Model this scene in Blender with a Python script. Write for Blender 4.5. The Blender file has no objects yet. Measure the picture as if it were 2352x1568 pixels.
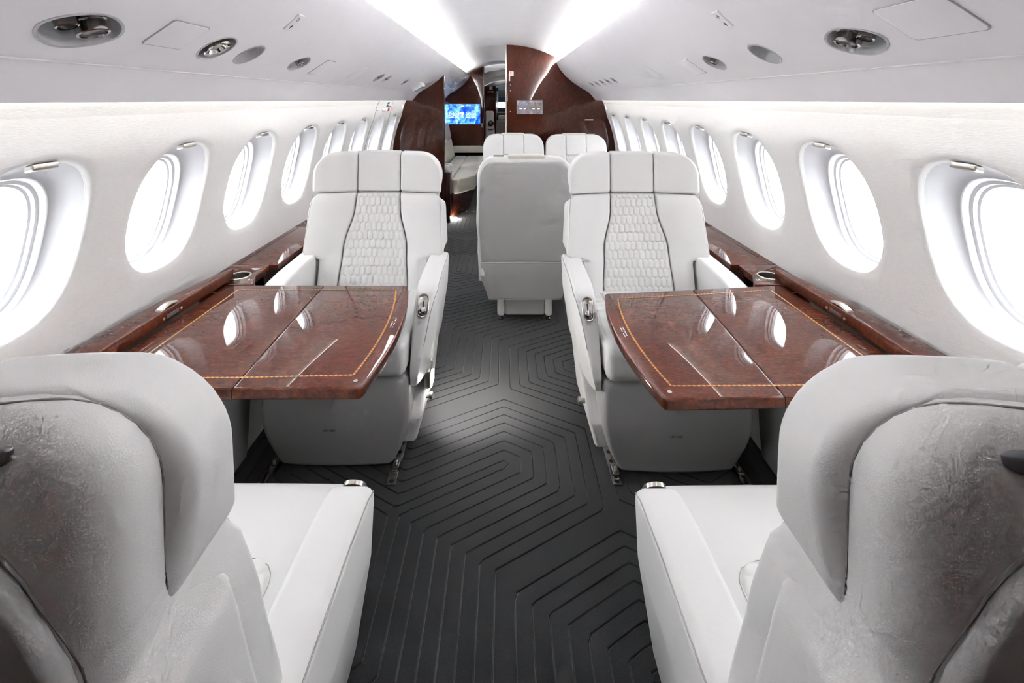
import bpy, bmesh, math, random
import numpy as np
from math import sin, cos, pi, sqrt, radians, tan, atan2
from mathutils import Vector, Matrix

random.seed(7)
SC = bpy.context.scene
COL = SC.collection

# ------------------------------------------------------------------ camera
EYE = 1.305
F_PX, PX, PY = 1100.0, 1158.0, 229.0
cam = bpy.data.cameras.new('camera')
cam.sensor_width = 36.0
cam.sensor_fit = 'HORIZONTAL'
cam.lens = F_PX / 2352.0 * 36.0
cam.shift_x = (1176.0 - PX) / 2352.0
cam.shift_y = -(784.0 - PY) / 2352.0
cam.clip_start = 0.02
cam_o = bpy.data.objects.new('camera', cam)
cam_o.location = (0, 0, EYE)
cam_o.rotation_euler = (pi / 2, 0, 0)
COL.objects.link(cam_o)
SC.camera = cam_o

# ------------------------------------------------------------------ world (overcast white sky outside the windows)
SKY_STRENGTH = 2.7
LED_CEIL = 112.0
LED_WALL = 3.0
EXPOSURE = 2.0
w = bpy.data.worlds.new('sky')
SC.world = w
w.use_nodes = True
bg = w.node_tree.nodes['Background']
bg.inputs[0].default_value = (0.955, 0.97, 1.0, 1)
bg.inputs[1].default_value = SKY_STRENGTH
SC.view_settings.view_transform = 'Standard'
SC.view_settings.look = 'None'
SC.view_settings.gamma = 1.0
SC.view_settings.use_curve_mapping = False
SC.view_settings.exposure = EXPOSURE
SC.cycles.max_bounces = 4
SC.cycles.diffuse_bounces = 3
SC.cycles.glossy_bounces = 3
SC.cycles.transmission_bounces = 2
SC.cycles.transparent_max_bounces = 6
SC.cycles.caustics_reflective = False
SC.cycles.caustics_refractive = False
SC.cycles.use_adaptive_sampling = True
SC.cycles.adaptive_min_samples = 20
SC.cycles.adaptive_threshold = 0.11
SC.cycles.light_sampling_threshold = 0.03

# ------------------------------------------------------------------ materials
def srgb(r, g, b):
    f = lambda c: c / 12.92 if c <= 0.04045 else ((c + 0.055) / 1.055) ** 2.4
    return (f(r / 255.0), f(g / 255.0), f(b / 255.0), 1.0)

def new_mat(name):
    m = bpy.data.materials.new(name)
    m.use_nodes = True
    nt = m.node_tree
    return m, nt, nt.nodes['Principled BSDF']

def link(nt, a, b):
    nt.links.new(a, b)

def coord(nt, scale=(1, 1, 1), kind='Object'):
    tc = nt.nodes.new('ShaderNodeTexCoord')
    mp = nt.nodes.new('ShaderNodeMapping')
    mp.inputs['Scale'].default_value = scale
    link(nt, tc.outputs[kind], mp.inputs['Vector'])
    return mp.outputs['Vector']

def noise(nt, vec, scale, detail=3, rough=0.5, dist=0.0):
    n = nt.nodes.new('ShaderNodeTexNoise')
    n.inputs['Scale'].default_value = scale
    n.inputs['Detail'].default_value = detail
    n.inputs['Roughness'].default_value = rough
    n.inputs['Distortion'].default_value = dist
    link(nt, vec, n.inputs['Vector'])
    return n.outputs['Fac']

def bump(nt, bsdf, fac, strength, dist=0.002):
    b = nt.nodes.new('ShaderNodeBump')
    b.inputs['Strength'].default_value = strength
    b.inputs['Distance'].default_value = dist
    link(nt, fac, b.inputs['Height'])
    link(nt, b.outputs['Normal'], bsdf.inputs['Normal'])

def ramp(nt, fac, stops):
    r = nt.nodes.new('ShaderNodeValToRGB')
    e = r.color_ramp.elements
    while len(e) < len(stops):
        e.new(0.5)
    for i, (p, c) in enumerate(stops):
        e[i].position = p
        e[i].color = c
    link(nt, fac, r.inputs['Fac'])
    return r.outputs['Color']

def plain(name, col, rough=0.5, metal=0.0, emit=0.0, spec=0.5, grain=None):
    m, nt, b = new_mat(name)
    if emit:                       # lamps and lit pixels: a bare emission shader
        e = nt.nodes.new('ShaderNodeEmission')
        e.inputs['Color'].default_value = col
        e.inputs['Strength'].default_value = emit
        link(nt, e.outputs[0], nt.nodes['Material Output'].inputs['Surface'])
        nt.nodes.remove(b)
        return m
    b.inputs['Base Color'].default_value = col
    b.inputs['Roughness'].default_value = rough
    b.inputs['Metallic'].default_value = metal
    b.inputs['Specular IOR Level'].default_value = spec
    v = coord(nt)
    n = noise(nt, v, grain or 60.0, 2)
    mx = nt.nodes.new('ShaderNodeMix')
    mx.data_type = 'RGBA'
    mx.inputs['A'].default_value = tuple(c * 0.96 for c in col[:3]) + (1,)
    mx.inputs['B'].default_value = tuple(min(1, c * 1.03) for c in col[:3]) + (1,)
    link(nt, n, mx.inputs['Factor'])
    link(nt, mx.outputs['Result'], b.inputs['Base Color'])
    return m

def leather(name, col, rough=0.42, scale=650.0, strength=0.09):
    m, nt, b = new_mat(name)
    v = coord(nt)
    big = noise(nt, v, 5.0, 2)
    c = ramp(nt, big, [(0.3, tuple(x * 0.955 for x in col[:3]) + (1,)), (0.7, col)])
    link(nt, c, b.inputs['Base Color'])
    b.inputs['Roughness'].default_value = rough
    b.inputs['Specular IOR Level'].default_value = 0.35
    vo = nt.nodes.new('ShaderNodeTexVoronoi')
    vo.inputs['Scale'].default_value = scale
    link(nt, v, vo.inputs['Vector'])
    bump(nt, b, vo.outputs['Distance'], strength, 0.0012)
    return m

def burl(name, vertical=False, dark=1.0, ior=1.55):
    m, nt, b = new_mat(name)
    v = coord(nt, (1, 1, 1))
    n1 = noise(nt, v, 9.0, 3, 0.6, 0.6)
    v2 = coord(nt, (46, 120, 46) if not vertical else (70, 30, 34))
    n2 = noise(nt, v2, 1.0, 4, 0.65, 1.2)
    v3 = coord(nt, (120, 320, 120) if not vertical else (240, 100, 100))
    n3 = noise(nt, v3, 1.0, 2, 0.6, 0.4)
    a = nt.nodes.new('ShaderNodeMath'); a.operation = 'MULTIPLY_ADD'
    link(nt, n1, a.inputs[0]); a.inputs[1].default_value = 0.16
    link(nt, n2, a.inputs[2])
    a2 = nt.nodes.new('ShaderNodeMath'); a2.operation = 'MULTIPLY_ADD'
    link(nt, n3, a2.inputs[0]); a2.inputs[1].default_value = 0.26 if not vertical else 0.10
    link(nt, a.outputs[0], a2.inputs[2])
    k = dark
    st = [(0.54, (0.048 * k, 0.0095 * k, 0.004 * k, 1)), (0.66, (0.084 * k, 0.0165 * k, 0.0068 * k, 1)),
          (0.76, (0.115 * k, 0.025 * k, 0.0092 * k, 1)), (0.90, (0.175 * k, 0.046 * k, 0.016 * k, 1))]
    link(nt, ramp(nt, a2.outputs[0], st), b.inputs['Base Color'])
    b.inputs['Roughness'].default_value = 0.5
    b.inputs['Specular IOR Level'].default_value = 0.05
    b.inputs['Coat Weight'].default_value = 1.0
    b.inputs['Coat Roughness'].default_value = 0.004
    b.inputs['Coat IOR'].default_value = ior
    return m

M = {}
M['white_leather'] = leather('white leather', (0.85, 0.845, 0.835, 1))
M['grey_leather'] = leather('light grey leather', (0.49, 0.485, 0.48, 1))
M['cream_leather'] = leather('cream leather', (0.72, 0.69, 0.60, 1))
M['quilt'] = leather('quilted leather', (0.85, 0.845, 0.83, 1), 0.5, 600, 0.12)
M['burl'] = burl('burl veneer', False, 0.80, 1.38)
M['burl_up'] = burl('upright burl veneer', True, 0.42, 1.36)  # table veneer with the upright faces' dimmer light darkened into its colour
M['dark_wood'] = plain('dark wood edge', (0.022, 0.007, 0.005, 1), 0.2)
M['nickel'] = plain('brushed nickel', (0.62, 0.59, 0.54, 1), 0.28, 1.0)
M['chrome'] = plain('dark chrome', (0.45, 0.43, 0.42, 1), 0.12, 1.0)
M['gunmetal'] = plain('gunmetal trim', (0.16, 0.16, 0.17, 1), 0.35, 0.6)
M['black'] = plain('black plastic', (0.008, 0.008, 0.009, 1), 0.4)
M['seam'] = plain('seam thread', (0.20, 0.185, 0.17, 1), 0.8)
M['pale_seam'] = plain('pale seam thread', (0.45, 0.44, 0.43, 1), 0.8)
M['crease'] = plain('painted crease shadow', (0.26, 0.25, 0.245, 1), 0.8)
M['gold'] = plain('gold inlay', (0.62, 0.27, 0.03, 1), 0.3)
M['gold_dark'] = plain('dark gold inlay', (0.22, 0.075, 0.012, 1), 0.3)
M['placard_white'] = plain('placard white', (0.85, 0.85, 0.85, 1), 0.4)
M['placard_red'] = plain('placard red', (0.55, 0.03, 0.03, 1), 0.4)
M['placard_teal'] = plain('placard teal', (0.0, 0.22, 0.24, 1), 0.4)
M['ink'] = plain('black ink', (0.01, 0.01, 0.012, 1), 0.6)
M['plastic_white'] = plain('white plastic', (0.82, 0.82, 0.83, 1), 0.35)
M['cockpit_blue'] = plain('cockpit panel blue', (0.02, 0.035, 0.08, 1), 0.5)
M['cockpit_grey'] = plain('cockpit panel grey', (0.30, 0.36, 0.42, 1), 0.5)
M['led'] = plain('warm led', (1.0, 0.975, 0.945, 1), 0.5, emit=LED_CEIL)
M['led_wall'] = plain('warm wall led', (1.0, 0.965, 0.90, 1), 0.5, emit=LED_WALL)
M['lamp'] = plain('courtesy lamp', (1.0, 0.97, 0.92, 1), 0.5, emit=60.0)
M['fill_panel'] = plain('fill panel', (1.0, 0.98, 0.95, 1), 0.5, emit=8.0)  # glow of the added, unseen panels that brighten corridor and cockpit
M['day_glow'] = plain('day glow', (1, 1, 1, 1), 0.5, emit=1.2)  # emission paints in daylight at the cockpit windshield

def mat_wall():
    m, nt, b = new_mat('sidewall cloth')
    b.inputs['Base Color'].default_value = (0.80, 0.79, 0.765, 1)
    b.inputs['Roughness'].default_value = 0.65
    b.inputs['Specular IOR Level'].default_value = 0.3
    v = coord(nt, (200, 60, 420))
    n = noise(nt, v, 1.0, 3, 0.6, 0.5)
    bump(nt, b, n, 0.35, 0.0015)
    c = ramp(nt, n, [(0.3, (0.805, 0.80, 0.79, 1)), (0.7, (0.855, 0.85, 0.84, 1))])
    link(nt, c, b.inputs['Base Color'])
    return m
M['wall'] = mat_wall()
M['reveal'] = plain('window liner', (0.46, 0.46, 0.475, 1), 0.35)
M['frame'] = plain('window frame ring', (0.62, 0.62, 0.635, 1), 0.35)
M['ceiling'] = plain('ceiling panel', (0.84, 0.83, 0.86, 1), 0.38, spec=0.4, grain=8)
M['ceiling_arch'] = plain('ceiling arch', (0.86, 0.86, 0.88, 1), 0.4, grain=8)

def mat_carpet():
    m, nt, b = new_mat('carved carpet')
    v = coord(nt)
    n = noise(nt, v, 5.0, 3)
    n2 = noise(nt, v, 900.0, 2)
    c1 = ramp(nt, n, [(0.35, (0.0083, 0.0083, 0.0095, 1)), (0.68, (0.0135, 0.0135, 0.0152, 1))])
    mx = nt.nodes.new('ShaderNodeMix'); mx.data_type = 'RGBA'; mx.blend_type = 'OVERLAY'
    mx.inputs['Factor'].default_value = 0.55
    link(nt, c1, mx.inputs['A'])
    link(nt, n2, mx.inputs['B'])
    link(nt, mx.outputs['Result'], b.inputs['Base Color'])
    b.inputs['Roughness'].default_value = 0.9
    b.inputs['Specular IOR Level'].default_value = 0.15
    b.inputs['Sheen Weight'].default_value = 0.25
    b.inputs['Sheen Roughness'].default_value = 0.5
    bump(nt, b, n2, 0.5, 0.003)
    return m
M['carpet'] = mat_carpet()

def mat_glass():
    m = bpy.data.materials.new('window pane')
    m.use_nodes = True
    nt = m.node_tree
    nt.nodes.remove(nt.nodes['Principled BSDF'])
    out = nt.nodes['Material Output']
    t = nt.nodes.new('ShaderNodeBsdfTransparent')
    t.inputs[0].default_value = (0.97, 0.98, 0.98, 1)
    g = nt.nodes.new('ShaderNodeBsdfGlossy')
    g.inputs['Roughness'].default_value = 0.02
    lf = nt.nodes.new('ShaderNodeLayerWeight')
    lf.inputs['Blend'].default_value = 0.5
    pw = nt.nodes.new('ShaderNodeMath'); pw.operation = 'POWER'
    link(nt, lf.outputs['Facing'], pw.inputs[0]); pw.inputs[1].default_value = 5.0
    lw = nt.nodes.new('ShaderNodeMath'); lw.operation = 'MULTIPLY_ADD'
    link(nt, pw.outputs[0], lw.inputs[0]); lw.inputs[1].default_value = 0.4; lw.inputs[2].default_value = 0.03
    mx = nt.nodes.new('ShaderNodeMixShader')
    link(nt, lw.outputs[0], mx.inputs[0])
    link(nt, t.outputs[0], mx.inputs[1])
    link(nt, g.outputs[0], mx.inputs[2])
    link(nt, mx.outputs[0], out.inputs['Surface'])
    return m
M['glass'] = mat_glass()

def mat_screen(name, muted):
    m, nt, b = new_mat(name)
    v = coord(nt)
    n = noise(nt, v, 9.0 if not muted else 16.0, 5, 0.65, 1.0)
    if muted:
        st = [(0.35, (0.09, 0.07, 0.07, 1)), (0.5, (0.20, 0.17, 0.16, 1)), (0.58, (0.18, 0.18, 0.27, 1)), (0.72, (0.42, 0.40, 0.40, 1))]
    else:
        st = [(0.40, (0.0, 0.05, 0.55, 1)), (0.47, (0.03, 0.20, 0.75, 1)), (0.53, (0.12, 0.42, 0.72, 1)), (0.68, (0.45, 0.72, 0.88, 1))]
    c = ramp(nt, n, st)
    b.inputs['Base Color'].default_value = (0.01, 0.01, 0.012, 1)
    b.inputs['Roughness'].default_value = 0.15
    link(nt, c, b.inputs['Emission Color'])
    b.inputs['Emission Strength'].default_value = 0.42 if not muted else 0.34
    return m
M['screen'] = mat_screen('moving map screen', False)
M['screen_reflection'] = mat_screen('map screen reflection', True)  # glowing colours that paint a screen's reflection in the bulkhead
M['screen_ink'] = plain('screen white', (0.9, 0.95, 1, 1), 0.5, emit=0.5)

# ------------------------------------------------------------------ helpers
def tag(o, label=None, cat=None, group=None, kind=None):
    if label: o['label'] = label
    if cat: o['category'] = cat
    if group: o['group'] = group
    if kind: o['kind'] = kind
    return o

def empty(name, loc=(0, 0, 0), rz=0.0, label=None, cat=None, group=None):
    o = bpy.data.objects.new(name, None)
    o.empty_display_size = 0.1
    o.location = loc
    o.rotation_euler = (0, 0, rz)
    COL.objects.link(o)
    return tag(o, label, cat, group)

def mesh_obj(name, verts, faces, mats, parent=None, smooth=35, recalc=True, fmat=None):
    me = bpy.data.meshes.new(name)
    me.from_pydata([tuple(v) for v in verts], [], faces)
    if not isinstance(mats, (list, tuple)):
        mats = [mats]
    for m in mats:
        me.materials.append(M[m] if isinstance(m, str) else m)
    if fmat is not None:
        me.polygons.foreach_set('material_index', fmat)
    if recalc:
        bm = bmesh.new(); bm.from_mesh(me)
        bmesh.ops.recalc_face_normals(bm, faces=bm.faces)
        bm.to_mesh(me); bm.free()
    if smooth:
        me.shade_smooth()
        me.set_sharp_from_angle(angle=radians(smooth))
    o = bpy.data.objects.new(name, me)
    COL.objects.link(o)
    if parent is not None:
        o.parent = parent
    return o

def axis_samples(lo, hi, r, k, m):
    """sample positions; the r-wide ends are spaced by angle"""
    out = []
    for i in range(k):
        out.append(lo + r - r * tan(radians(45) * (1 - i / k)))
    a, b = lo + r, hi - r
    if b - a < 1e-6:
        out.append((a + b) / 2)
    else:
        for i in range(m + 1):
            out.append(a + (b - a) * i / m)
    for i in range(1, k + 1):
        out.append(hi - r + r * tan(radians(45) * i / k))
    return out

def rcube_data(lo, hi, r, m=(4, 4, 4), k=3, fn=None, bulge=(0, 0, 0)):
    r = min([r] + [(hi[a] - lo[a]) / 2 * 0.999 for a in range(3)])
    S = [axis_samples(lo[a], hi[a], r, k, m[a]) for a in range(3)]
    n = [len(s) for s in S]
    idx, verts, faces = {}, [], []
    c = [(lo[a] + hi[a]) / 2 for a in range(3)]
    h = [(hi[a] - lo[a]) / 2 for a in range(3)]
    def vid(i, j, l):
        key = (i, j, l)
        if key in idx: return idx[key]
        p = [S[0][i], S[1][j], S[2][l]]
        q = [min(max(p[a], lo[a] + r), hi[a] - r) for a in range(3)]
        d = [p[a] - q[a] for a in range(3)]
        L = sqrt(sum(x * x for x in d))
        if L > 1e-9:
            p = [q[a] + d[a] / L * r for a in range(3)]
        e = [(p[a] - c[a]) / h[a] for a in range(3)]
        for a in range(3):
            if bulge[a]:
                o1, o2 = (a + 1) % 3, (a + 2) % 3
                p[a] += bulge[a] * e[a] * (1 - e[o1] ** 2) * (1 - e[o2] ** 2)
        if fn: p = fn(*p)
        idx[key] = len(verts); verts.append(p)
        return idx[key]
    for a in range(3):
        b, d = (a + 1) % 3, (a + 2) % 3
        for end in (0, n[a] - 1):
            for i in range(n[b] - 1):
                for j in range(n[d] - 1):
                    q = []
                    for (ii, jj) in ((i, j), (i + 1, j), (i + 1, j + 1), (i, j + 1)):
                        t = [0, 0, 0]; t[a] = end; t[b] = ii; t[d] = jj
                        q.append(vid(*t))
                    if end == 0: q.reverse()
                    faces.append(q)
    return verts, faces

def rcube(name, lo, hi, r, mat, parent=None, m=(4, 4, 4), k=3, fn=None, bulge=(0, 0, 0), smooth=40):
    v, f = rcube_data(lo, hi, r, m, k, fn, bulge)
    return mesh_obj(name, v, f, mat, parent, smooth)

def box(name, lo, hi, mat, parent=None, r=0.002, fn=None):
    return rcube(name, lo, hi, r, mat, parent, (1, 1, 1), 2, fn)

def loft(name, rings, mat, parent=None, closed=True, cap=True, smooth=40, fn=None):
    verts, faces = [], []
    n = len(rings[0])
    for r in rings:
        assert len(r) == n, name
        verts += [fn(*p) if fn else p for p in r]
    for i in range(len(rings) - 1):
        for j in range(n if closed else n - 1):
            k = (j + 1) % n
            faces.append([i * n + j, i * n + k, (i + 1) * n + k, (i + 1) * n + j])
    if cap and closed:
        if cap != 'end': faces.append(list(range(n))[::-1])
        if cap != 'start': faces.append([(len(rings) - 1) * n + j for j in range(n)])
    return mesh_obj(name, verts, faces, mat, parent, smooth)

def tube(name, pts, r, mat, parent=None, n=6, closed=False):
    pts = [Vector(p) for p in pts]
    rings = []
    up = Vector((0, 0, 1))
    N = len(pts)
    for i, p in enumerate(pts):
        if closed:
            t = pts[(i + 1) % N] - pts[i - 1]
        else:
            t = pts[min(i + 1, N - 1)] - pts[max(i - 1, 0)]
        t.normalize()
        a = t.cross(up)
        if a.length < 0.05: a = t.cross(Vector((0, 1, 0)))
        a.normalize(); b = t.cross(a)
        rings.append([tuple(p + (a * cos(2 * pi * j / n) + b * sin(2 * pi * j / n)) * r) for j in range(n)])
    if closed:
        rings.append(rings[0])
        return loft(name, rings, mat, parent, True, False, 60)
    return loft(name, rings, mat, parent, True, True, 60)

def lathe(name, prof, mat, parent=None, n=24, frame=None, smooth=35, cap=True):
    """prof: list of (radius, axial). frame: 3x3/4x4 Matrix placing local z as the axis"""
    rings = [[(r * cos(2 * pi * j / n), r * sin(2 * pi * j / n), z) for j in range(n)] for r, z in prof]
    fn = (lambda x, y, z: tuple(frame @ Vector((x, y, z)))) if frame is not None else None
    return loft(name, rings, mat, parent, True, cap, smooth, fn)

def frame_of(o, ex, ey, ez):
    return Matrix(((ex[0], ey[0], ez[0], o[0]), (ex[1], ey[1], ez[1], o[1]), (ex[2], ey[2], ez[2], o[2]), (0, 0, 0, 1)))

def prism(name, poly, z0, z1, mat, parent=None, bev=0.0, fn=None, smooth=40):
    """polygon (x, y) extruded in z, with a small rounded edge"""
    n = len(poly)
    cx = sum(p[0] for p in poly) / n; cy = sum(p[1] for p in poly) / n
    def inset(d):
        out = []
        for i in range(n):
            a, b, c = Vector(poly[i - 1]), Vector(poly[i]), Vector(poly[(i + 1) % n])
            e1 = (b - a).normalized(); e2 = (c - b).normalized()
            n1 = Vector((-e1.y, e1.x)); n2 = Vector((-e2.y, e2.x))
            nn = (n1 + n2)
            if nn.length < 1e-6: nn = n1
            nn.normalize()
            k = max(0.35, nn.dot(n1))
            out.append(b + nn * d / k)
        return out
    area = sum(poly[i][0] * poly[(i + 1) % n][1] - poly[(i + 1) % n][0] * poly[i][1] for i in range(n))
    sgn = 1 if area > 0 else -1
    if bev > 0:
        lv = []
        for i in range(4):
            a = i / 3 * pi / 2
            lv.append((bev * (1 - sin(a)), z0 + bev * (1 - cos(a))))
        lv += [(bev * (1 - cos(i / 3 * pi / 2)), z1 - bev + bev * sin(i / 3 * pi / 2)) for i in range(4)]
    else:
        lv = [(0, z0), (0, z1)]
    rings = []
    for d, z in lv:
        rings.append([(p[0], p[1], z) for p in inset(d * sgn)])
    return loft(name, rings, mat, parent, True, True, smooth, fn)

def round_poly(pts, radii, seg=6):
    """round the corners of a polygon"""
    n = len(pts); out = []
    for i in range(n):
        p = Vector(pts[i]); a = Vector(pts[i - 1]); b = Vector(pts[(i + 1) % n])
        r = radii[i] if isinstance(radii, (list, tuple)) else radii
        if r <= 0:
            out.append(tuple(p)); continue
        u = (a - p).normalized(); v = (b - p).normalized()
        ang = u.angle(v); d = r / tan(ang / 2)
        d = min(d, (a - p).length * 0.49, (b - p).length * 0.49); rr = d * tan(ang / 2)
        c = p + (u + v).normalized() * (rr / sin(ang / 2))
        s, e = p + u * d, p + v * d
        a0 = atan2(s.y - c.y, s.x - c.x); a1 = atan2(e.y - c.y, e.x - c.x)
        da = (a1 - a0 + pi) % (2 * pi) - pi
        for k in range(seg + 1):
            t = a0 + da * k / seg
            out.append((c.x + rr * cos(t), c.y + rr * sin(t)))
    return out

def text_mesh(name, body, size, mat, parent, frame, spacing=1.0):
    cu = bpy.data.curves.new(name, 'FONT')
    cu.body = body; cu.size = size; cu.align_x = 'CENTER'; cu.align_y = 'CENTER'
    cu.space_character = spacing
    cu.resolution_u = 2
    cu.offset = size * 0.012
    t = bpy.data.objects.new(name + '_tmp', cu)
    COL.objects.link(t)
    dg = bpy.context.evaluated_depsgraph_get()
    me = bpy.data.meshes.new_from_object(t.evaluated_get(dg))
    bpy.data.objects.remove(t); bpy.data.curves.remove(cu)
    me.transform(frame)
    me.materials.clear(); me.materials.append(M[mat])
    o = bpy.data.objects.new(name, me)
    COL.objects.link(o)
    o.parent = parent
    return o

def lerp_tab(tab, x):
    if x <= tab[0][0]: return tab[0][1]
    for (a, va), (b, vb) in zip(tab, tab[1:]):
        if x <= b:
            t = (x - a) / (b - a)
            return va + (vb - va) * t
    return tab[-1][1]

def smooth_tab(tab, x):
    if x <= tab[0][0]: return tab[0][1]
    for (a, va), (b, vb) in zip(tab, tab[1:]):
        if x <= b:
            t = (x - a) / (b - a); t = t * t * (3 - 2 * t)
            return va + (vb - va) * t
    return tab[-1][1]

# ================================================================== the hull
ZC, RAD = 0.675, 1.17
def XW(z):
    t = min(1.0, max(0.0, (z - 1.12) / 0.17))
    return sqrt(max(0.05, RAD * RAD - (z - ZC) ** 2)) + 0.034 * t * t * (3 - 2 * t)
Y_AFT, Y_PART, Y_TV = -0.10, 5.02, 7.65
PITCH, WIN0 = 0.513, 1.122
WIN_IDX = list(range(-1, 8))

def win_outline(hw, hh, cz, n=48, p=2.5):
    out = []
    for i in range(n):
        a = 2 * pi * i / n + pi / n
        c, s = cos(a), sin(a)
        out.append((hw * abs(c) ** (2 / p) * (1 if c > 0 else -1), cz + hh * abs(s) ** (2 / p) * (1 if s > 0 else -1)))
    return out

def rect_outline(hw, z0, z1, ref):
    """points of the bay's rectangle, one for each outline point, by direction"""
    cz = 0.9475
    out = []
    for (y, z) in ref:
        dy, dz = y, z - cz
        t = min([hw / abs(dy) if abs(dy) > 1e-9 else 1e9, ((z1 - cz) / dz if dz > 0 else (z0 - cz) / dz) if abs(dz) > 1e-9 else 1e9])
        out.append((dy * t, cz + dz * t))
    return out

def build_sidewall(side, name, label):
    ZLO, ZHI = 0.56, 1.262
    ref = win_outline(0.18, 0.2175, 0.9475)
    rect = rect_outline(PITCH / 2, ZLO, ZHI, ref)
    n = len(ref)
    # snap the nearest points to the rectangle's corners
    for cy in (-PITCH / 2, PITCH / 2):
        for cz in (ZLO, ZHI):
            j = min(range(n), key=lambda i: (rect[i][0] - cy) ** 2 + (rect[i][1] - cz) ** 2)
            rect[j] = (cy, cz)
    verts, faces = [], []
    rings = 7
    for wi in WIN_IDX:
        yc = WIN0 + PITCH * wi
        base = len(verts)
        for k in range(rings + 3):
            for (a, b) in zip(rect, ref):
                if k <= rings:
                    t = k / rings
                    y = a[0] + (b[0] - a[0]) * t; z = a[1] + (b[1] - a[1]) * t; d = 0.0
                    if k == rings: d = 0.0015
                else:
                    q = (k - rings)
                    sc = 1 - 0.022 * q
                    y = b[0] * sc; z = 0.9475 + (b[1] - 0.9475) * sc; d = (0.006, 0.016)[q - 1]
                verts.append((side * (XW(z) + d), yc + y, z))
        for k in range(rings + 2):
            for j in range(n):
                m = (j + 1) % n
                faces.append([base + k * n + j, base + k * n + m, base + (k + 1) * n + m, base + (k + 1) * n + j])
    y0 = WIN0 + PITCH * (WIN_IDX[0] - 0.5); y1 = WIN0 + PITCH * (WIN_IDX[-1] + 0.5)
    def strip(za, zb, ya, yb, nz):
        b = len(verts)
        for i in range(nz + 1):
            z = za + (zb - za) * i / nz
            verts.append((side * XW(z), ya, z)); verts.append((side * XW(z), yb, z))
        for i in range(nz):
            faces.append([b + 2 * i, b + 2 * i + 1, b + 2 * i + 3, b + 2 * i + 2])
    strip(ZHI, 1.42, y0, Y_TV + 0.05, 6)
    strip(-0.02, ZLO, y0, Y_TV + 0.05, 8)
    strip(ZLO, ZHI, y1, Y_TV + 0.05, 10)
    strip(-0.02, 1.42, Y_AFT - 0.3, y0, 20)
    o = mesh_obj(name, verts, faces, 'wall', None, 60)
    return tag(o, label, 'wall', kind='structure')

build_sidewall(-1, 'wall_left', 'white cloth sidewall with oval windows on the divan side of the cabin')
build_sidewall(1, 'wall_right', 'white cloth sidewall with oval windows on the double seats side')

def ring_strip(name, outs, side, yc, mat, parent, smooth=35):
    """outs: list of (outline, depth)"""
    verts, faces = [], []
    n = len(outs[0][0])
    for ol, d in outs:
        for (y, z) in ol:
            verts.append((side * (XW(z) + d), yc + y, z))
    for k in range(len(outs) - 1):
        for j in range(n):
            m = (j + 1) % n
            faces.append([k * n + j, k * n + m, (k + 1) * n + m, (k + 1) * n + j])
    return mesh_obj(name, verts, faces, mat, parent, smooth)

wn = 0
for side in (-1, 1):
    sn = 'divan side wall' if side < 0 else 'double seat side wall'
    for wi in WIN_IDX:
        yc = WIN0 + PITCH * wi
        wn += 1
        far = yc > 3.9
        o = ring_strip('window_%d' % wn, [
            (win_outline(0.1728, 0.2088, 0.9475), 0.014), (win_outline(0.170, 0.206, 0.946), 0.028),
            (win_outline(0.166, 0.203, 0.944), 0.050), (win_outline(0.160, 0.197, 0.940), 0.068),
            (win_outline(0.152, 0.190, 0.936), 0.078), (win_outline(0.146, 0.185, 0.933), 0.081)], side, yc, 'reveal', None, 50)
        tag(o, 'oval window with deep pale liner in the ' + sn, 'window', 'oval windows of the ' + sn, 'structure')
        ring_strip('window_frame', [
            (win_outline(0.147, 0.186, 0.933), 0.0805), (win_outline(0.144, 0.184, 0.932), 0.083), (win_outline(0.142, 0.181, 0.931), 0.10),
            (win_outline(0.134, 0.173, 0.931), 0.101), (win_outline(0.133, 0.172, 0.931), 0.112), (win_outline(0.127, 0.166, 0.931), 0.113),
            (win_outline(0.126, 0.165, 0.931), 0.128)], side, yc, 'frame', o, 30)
        ol = win_outline(0.1345, 0.1735, 0.931)
        pane = mesh_obj('pane', [(side * (XW(z) + 0.106), yc + y, z) for y, z in ol], [list(range(len(ol)))], 'glass', o, 0)
        # shade pull at the top of the liner
        if wi != 6 or side > 0:
            cz = 1.150
            X0 = XW(cz)
            h = rcube('shade_handle', (-0.012, -0.034, -0.008), (0.020, 0.034, 0.008), 0.006, 'nickel', o, (1, 3, 1), 3,
                  fn=lambda x, y, z: (side * (X0 + 0.010 + x), yc + y * (1 - 0.25 * (x + 0.012) / 0.032), cz - 0.002 + z - 0.25 * x))
            rcube('handle_plate', (-0.004, -0.040, -0.001), (0.040, 0.040, 0.001), 0.001, 'reveal', h, (1, 1, 1), 1,
                  fn=lambda x, y, z: (side * (X0 + 0.010 + x), yc + y, cz + 0.0085 + z - 0.12 * x))

# ------------------------------------------------------------------ ceiling
PAN = [(0.548, 0.396), (0.556, 0.372), (0.575, 0.335), (0.605, 0.292), (0.645, 0.246), (0.70, 0.198), (0.755, 0.158),
       (0.81, 0.122), (0.862, 0.092), (0.885, 0.078), (0.890, 0.074), (0.925, 0.036), (0.958, -0.006)]
def pan_at(x):
    for (a, ha), (b, hb) in zip(PAN, PAN[1:]):
        if a <= x <= b:
            t = (x - a) / (b - a)
            return EYE + ha + (hb - ha) * t
def pan_frame(side, x, y):
    e = 0.02
    t = Vector((2 * e, 0, pan_at(x + e) - pan_at(x - e))).normalized()
    t = Vector((side * t.x, 0, t.z))
    nrm = Vector((-side * abs(t.z), 0, -abs(t.x)))
    return Vector((side * x, y, pan_at(x))), Vector((0, 1, 0)), t, nrm

def arch_z(x):
    R = 1.172
    return EYE + 0.577 - (R - sqrt(R * R - x * x))

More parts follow.
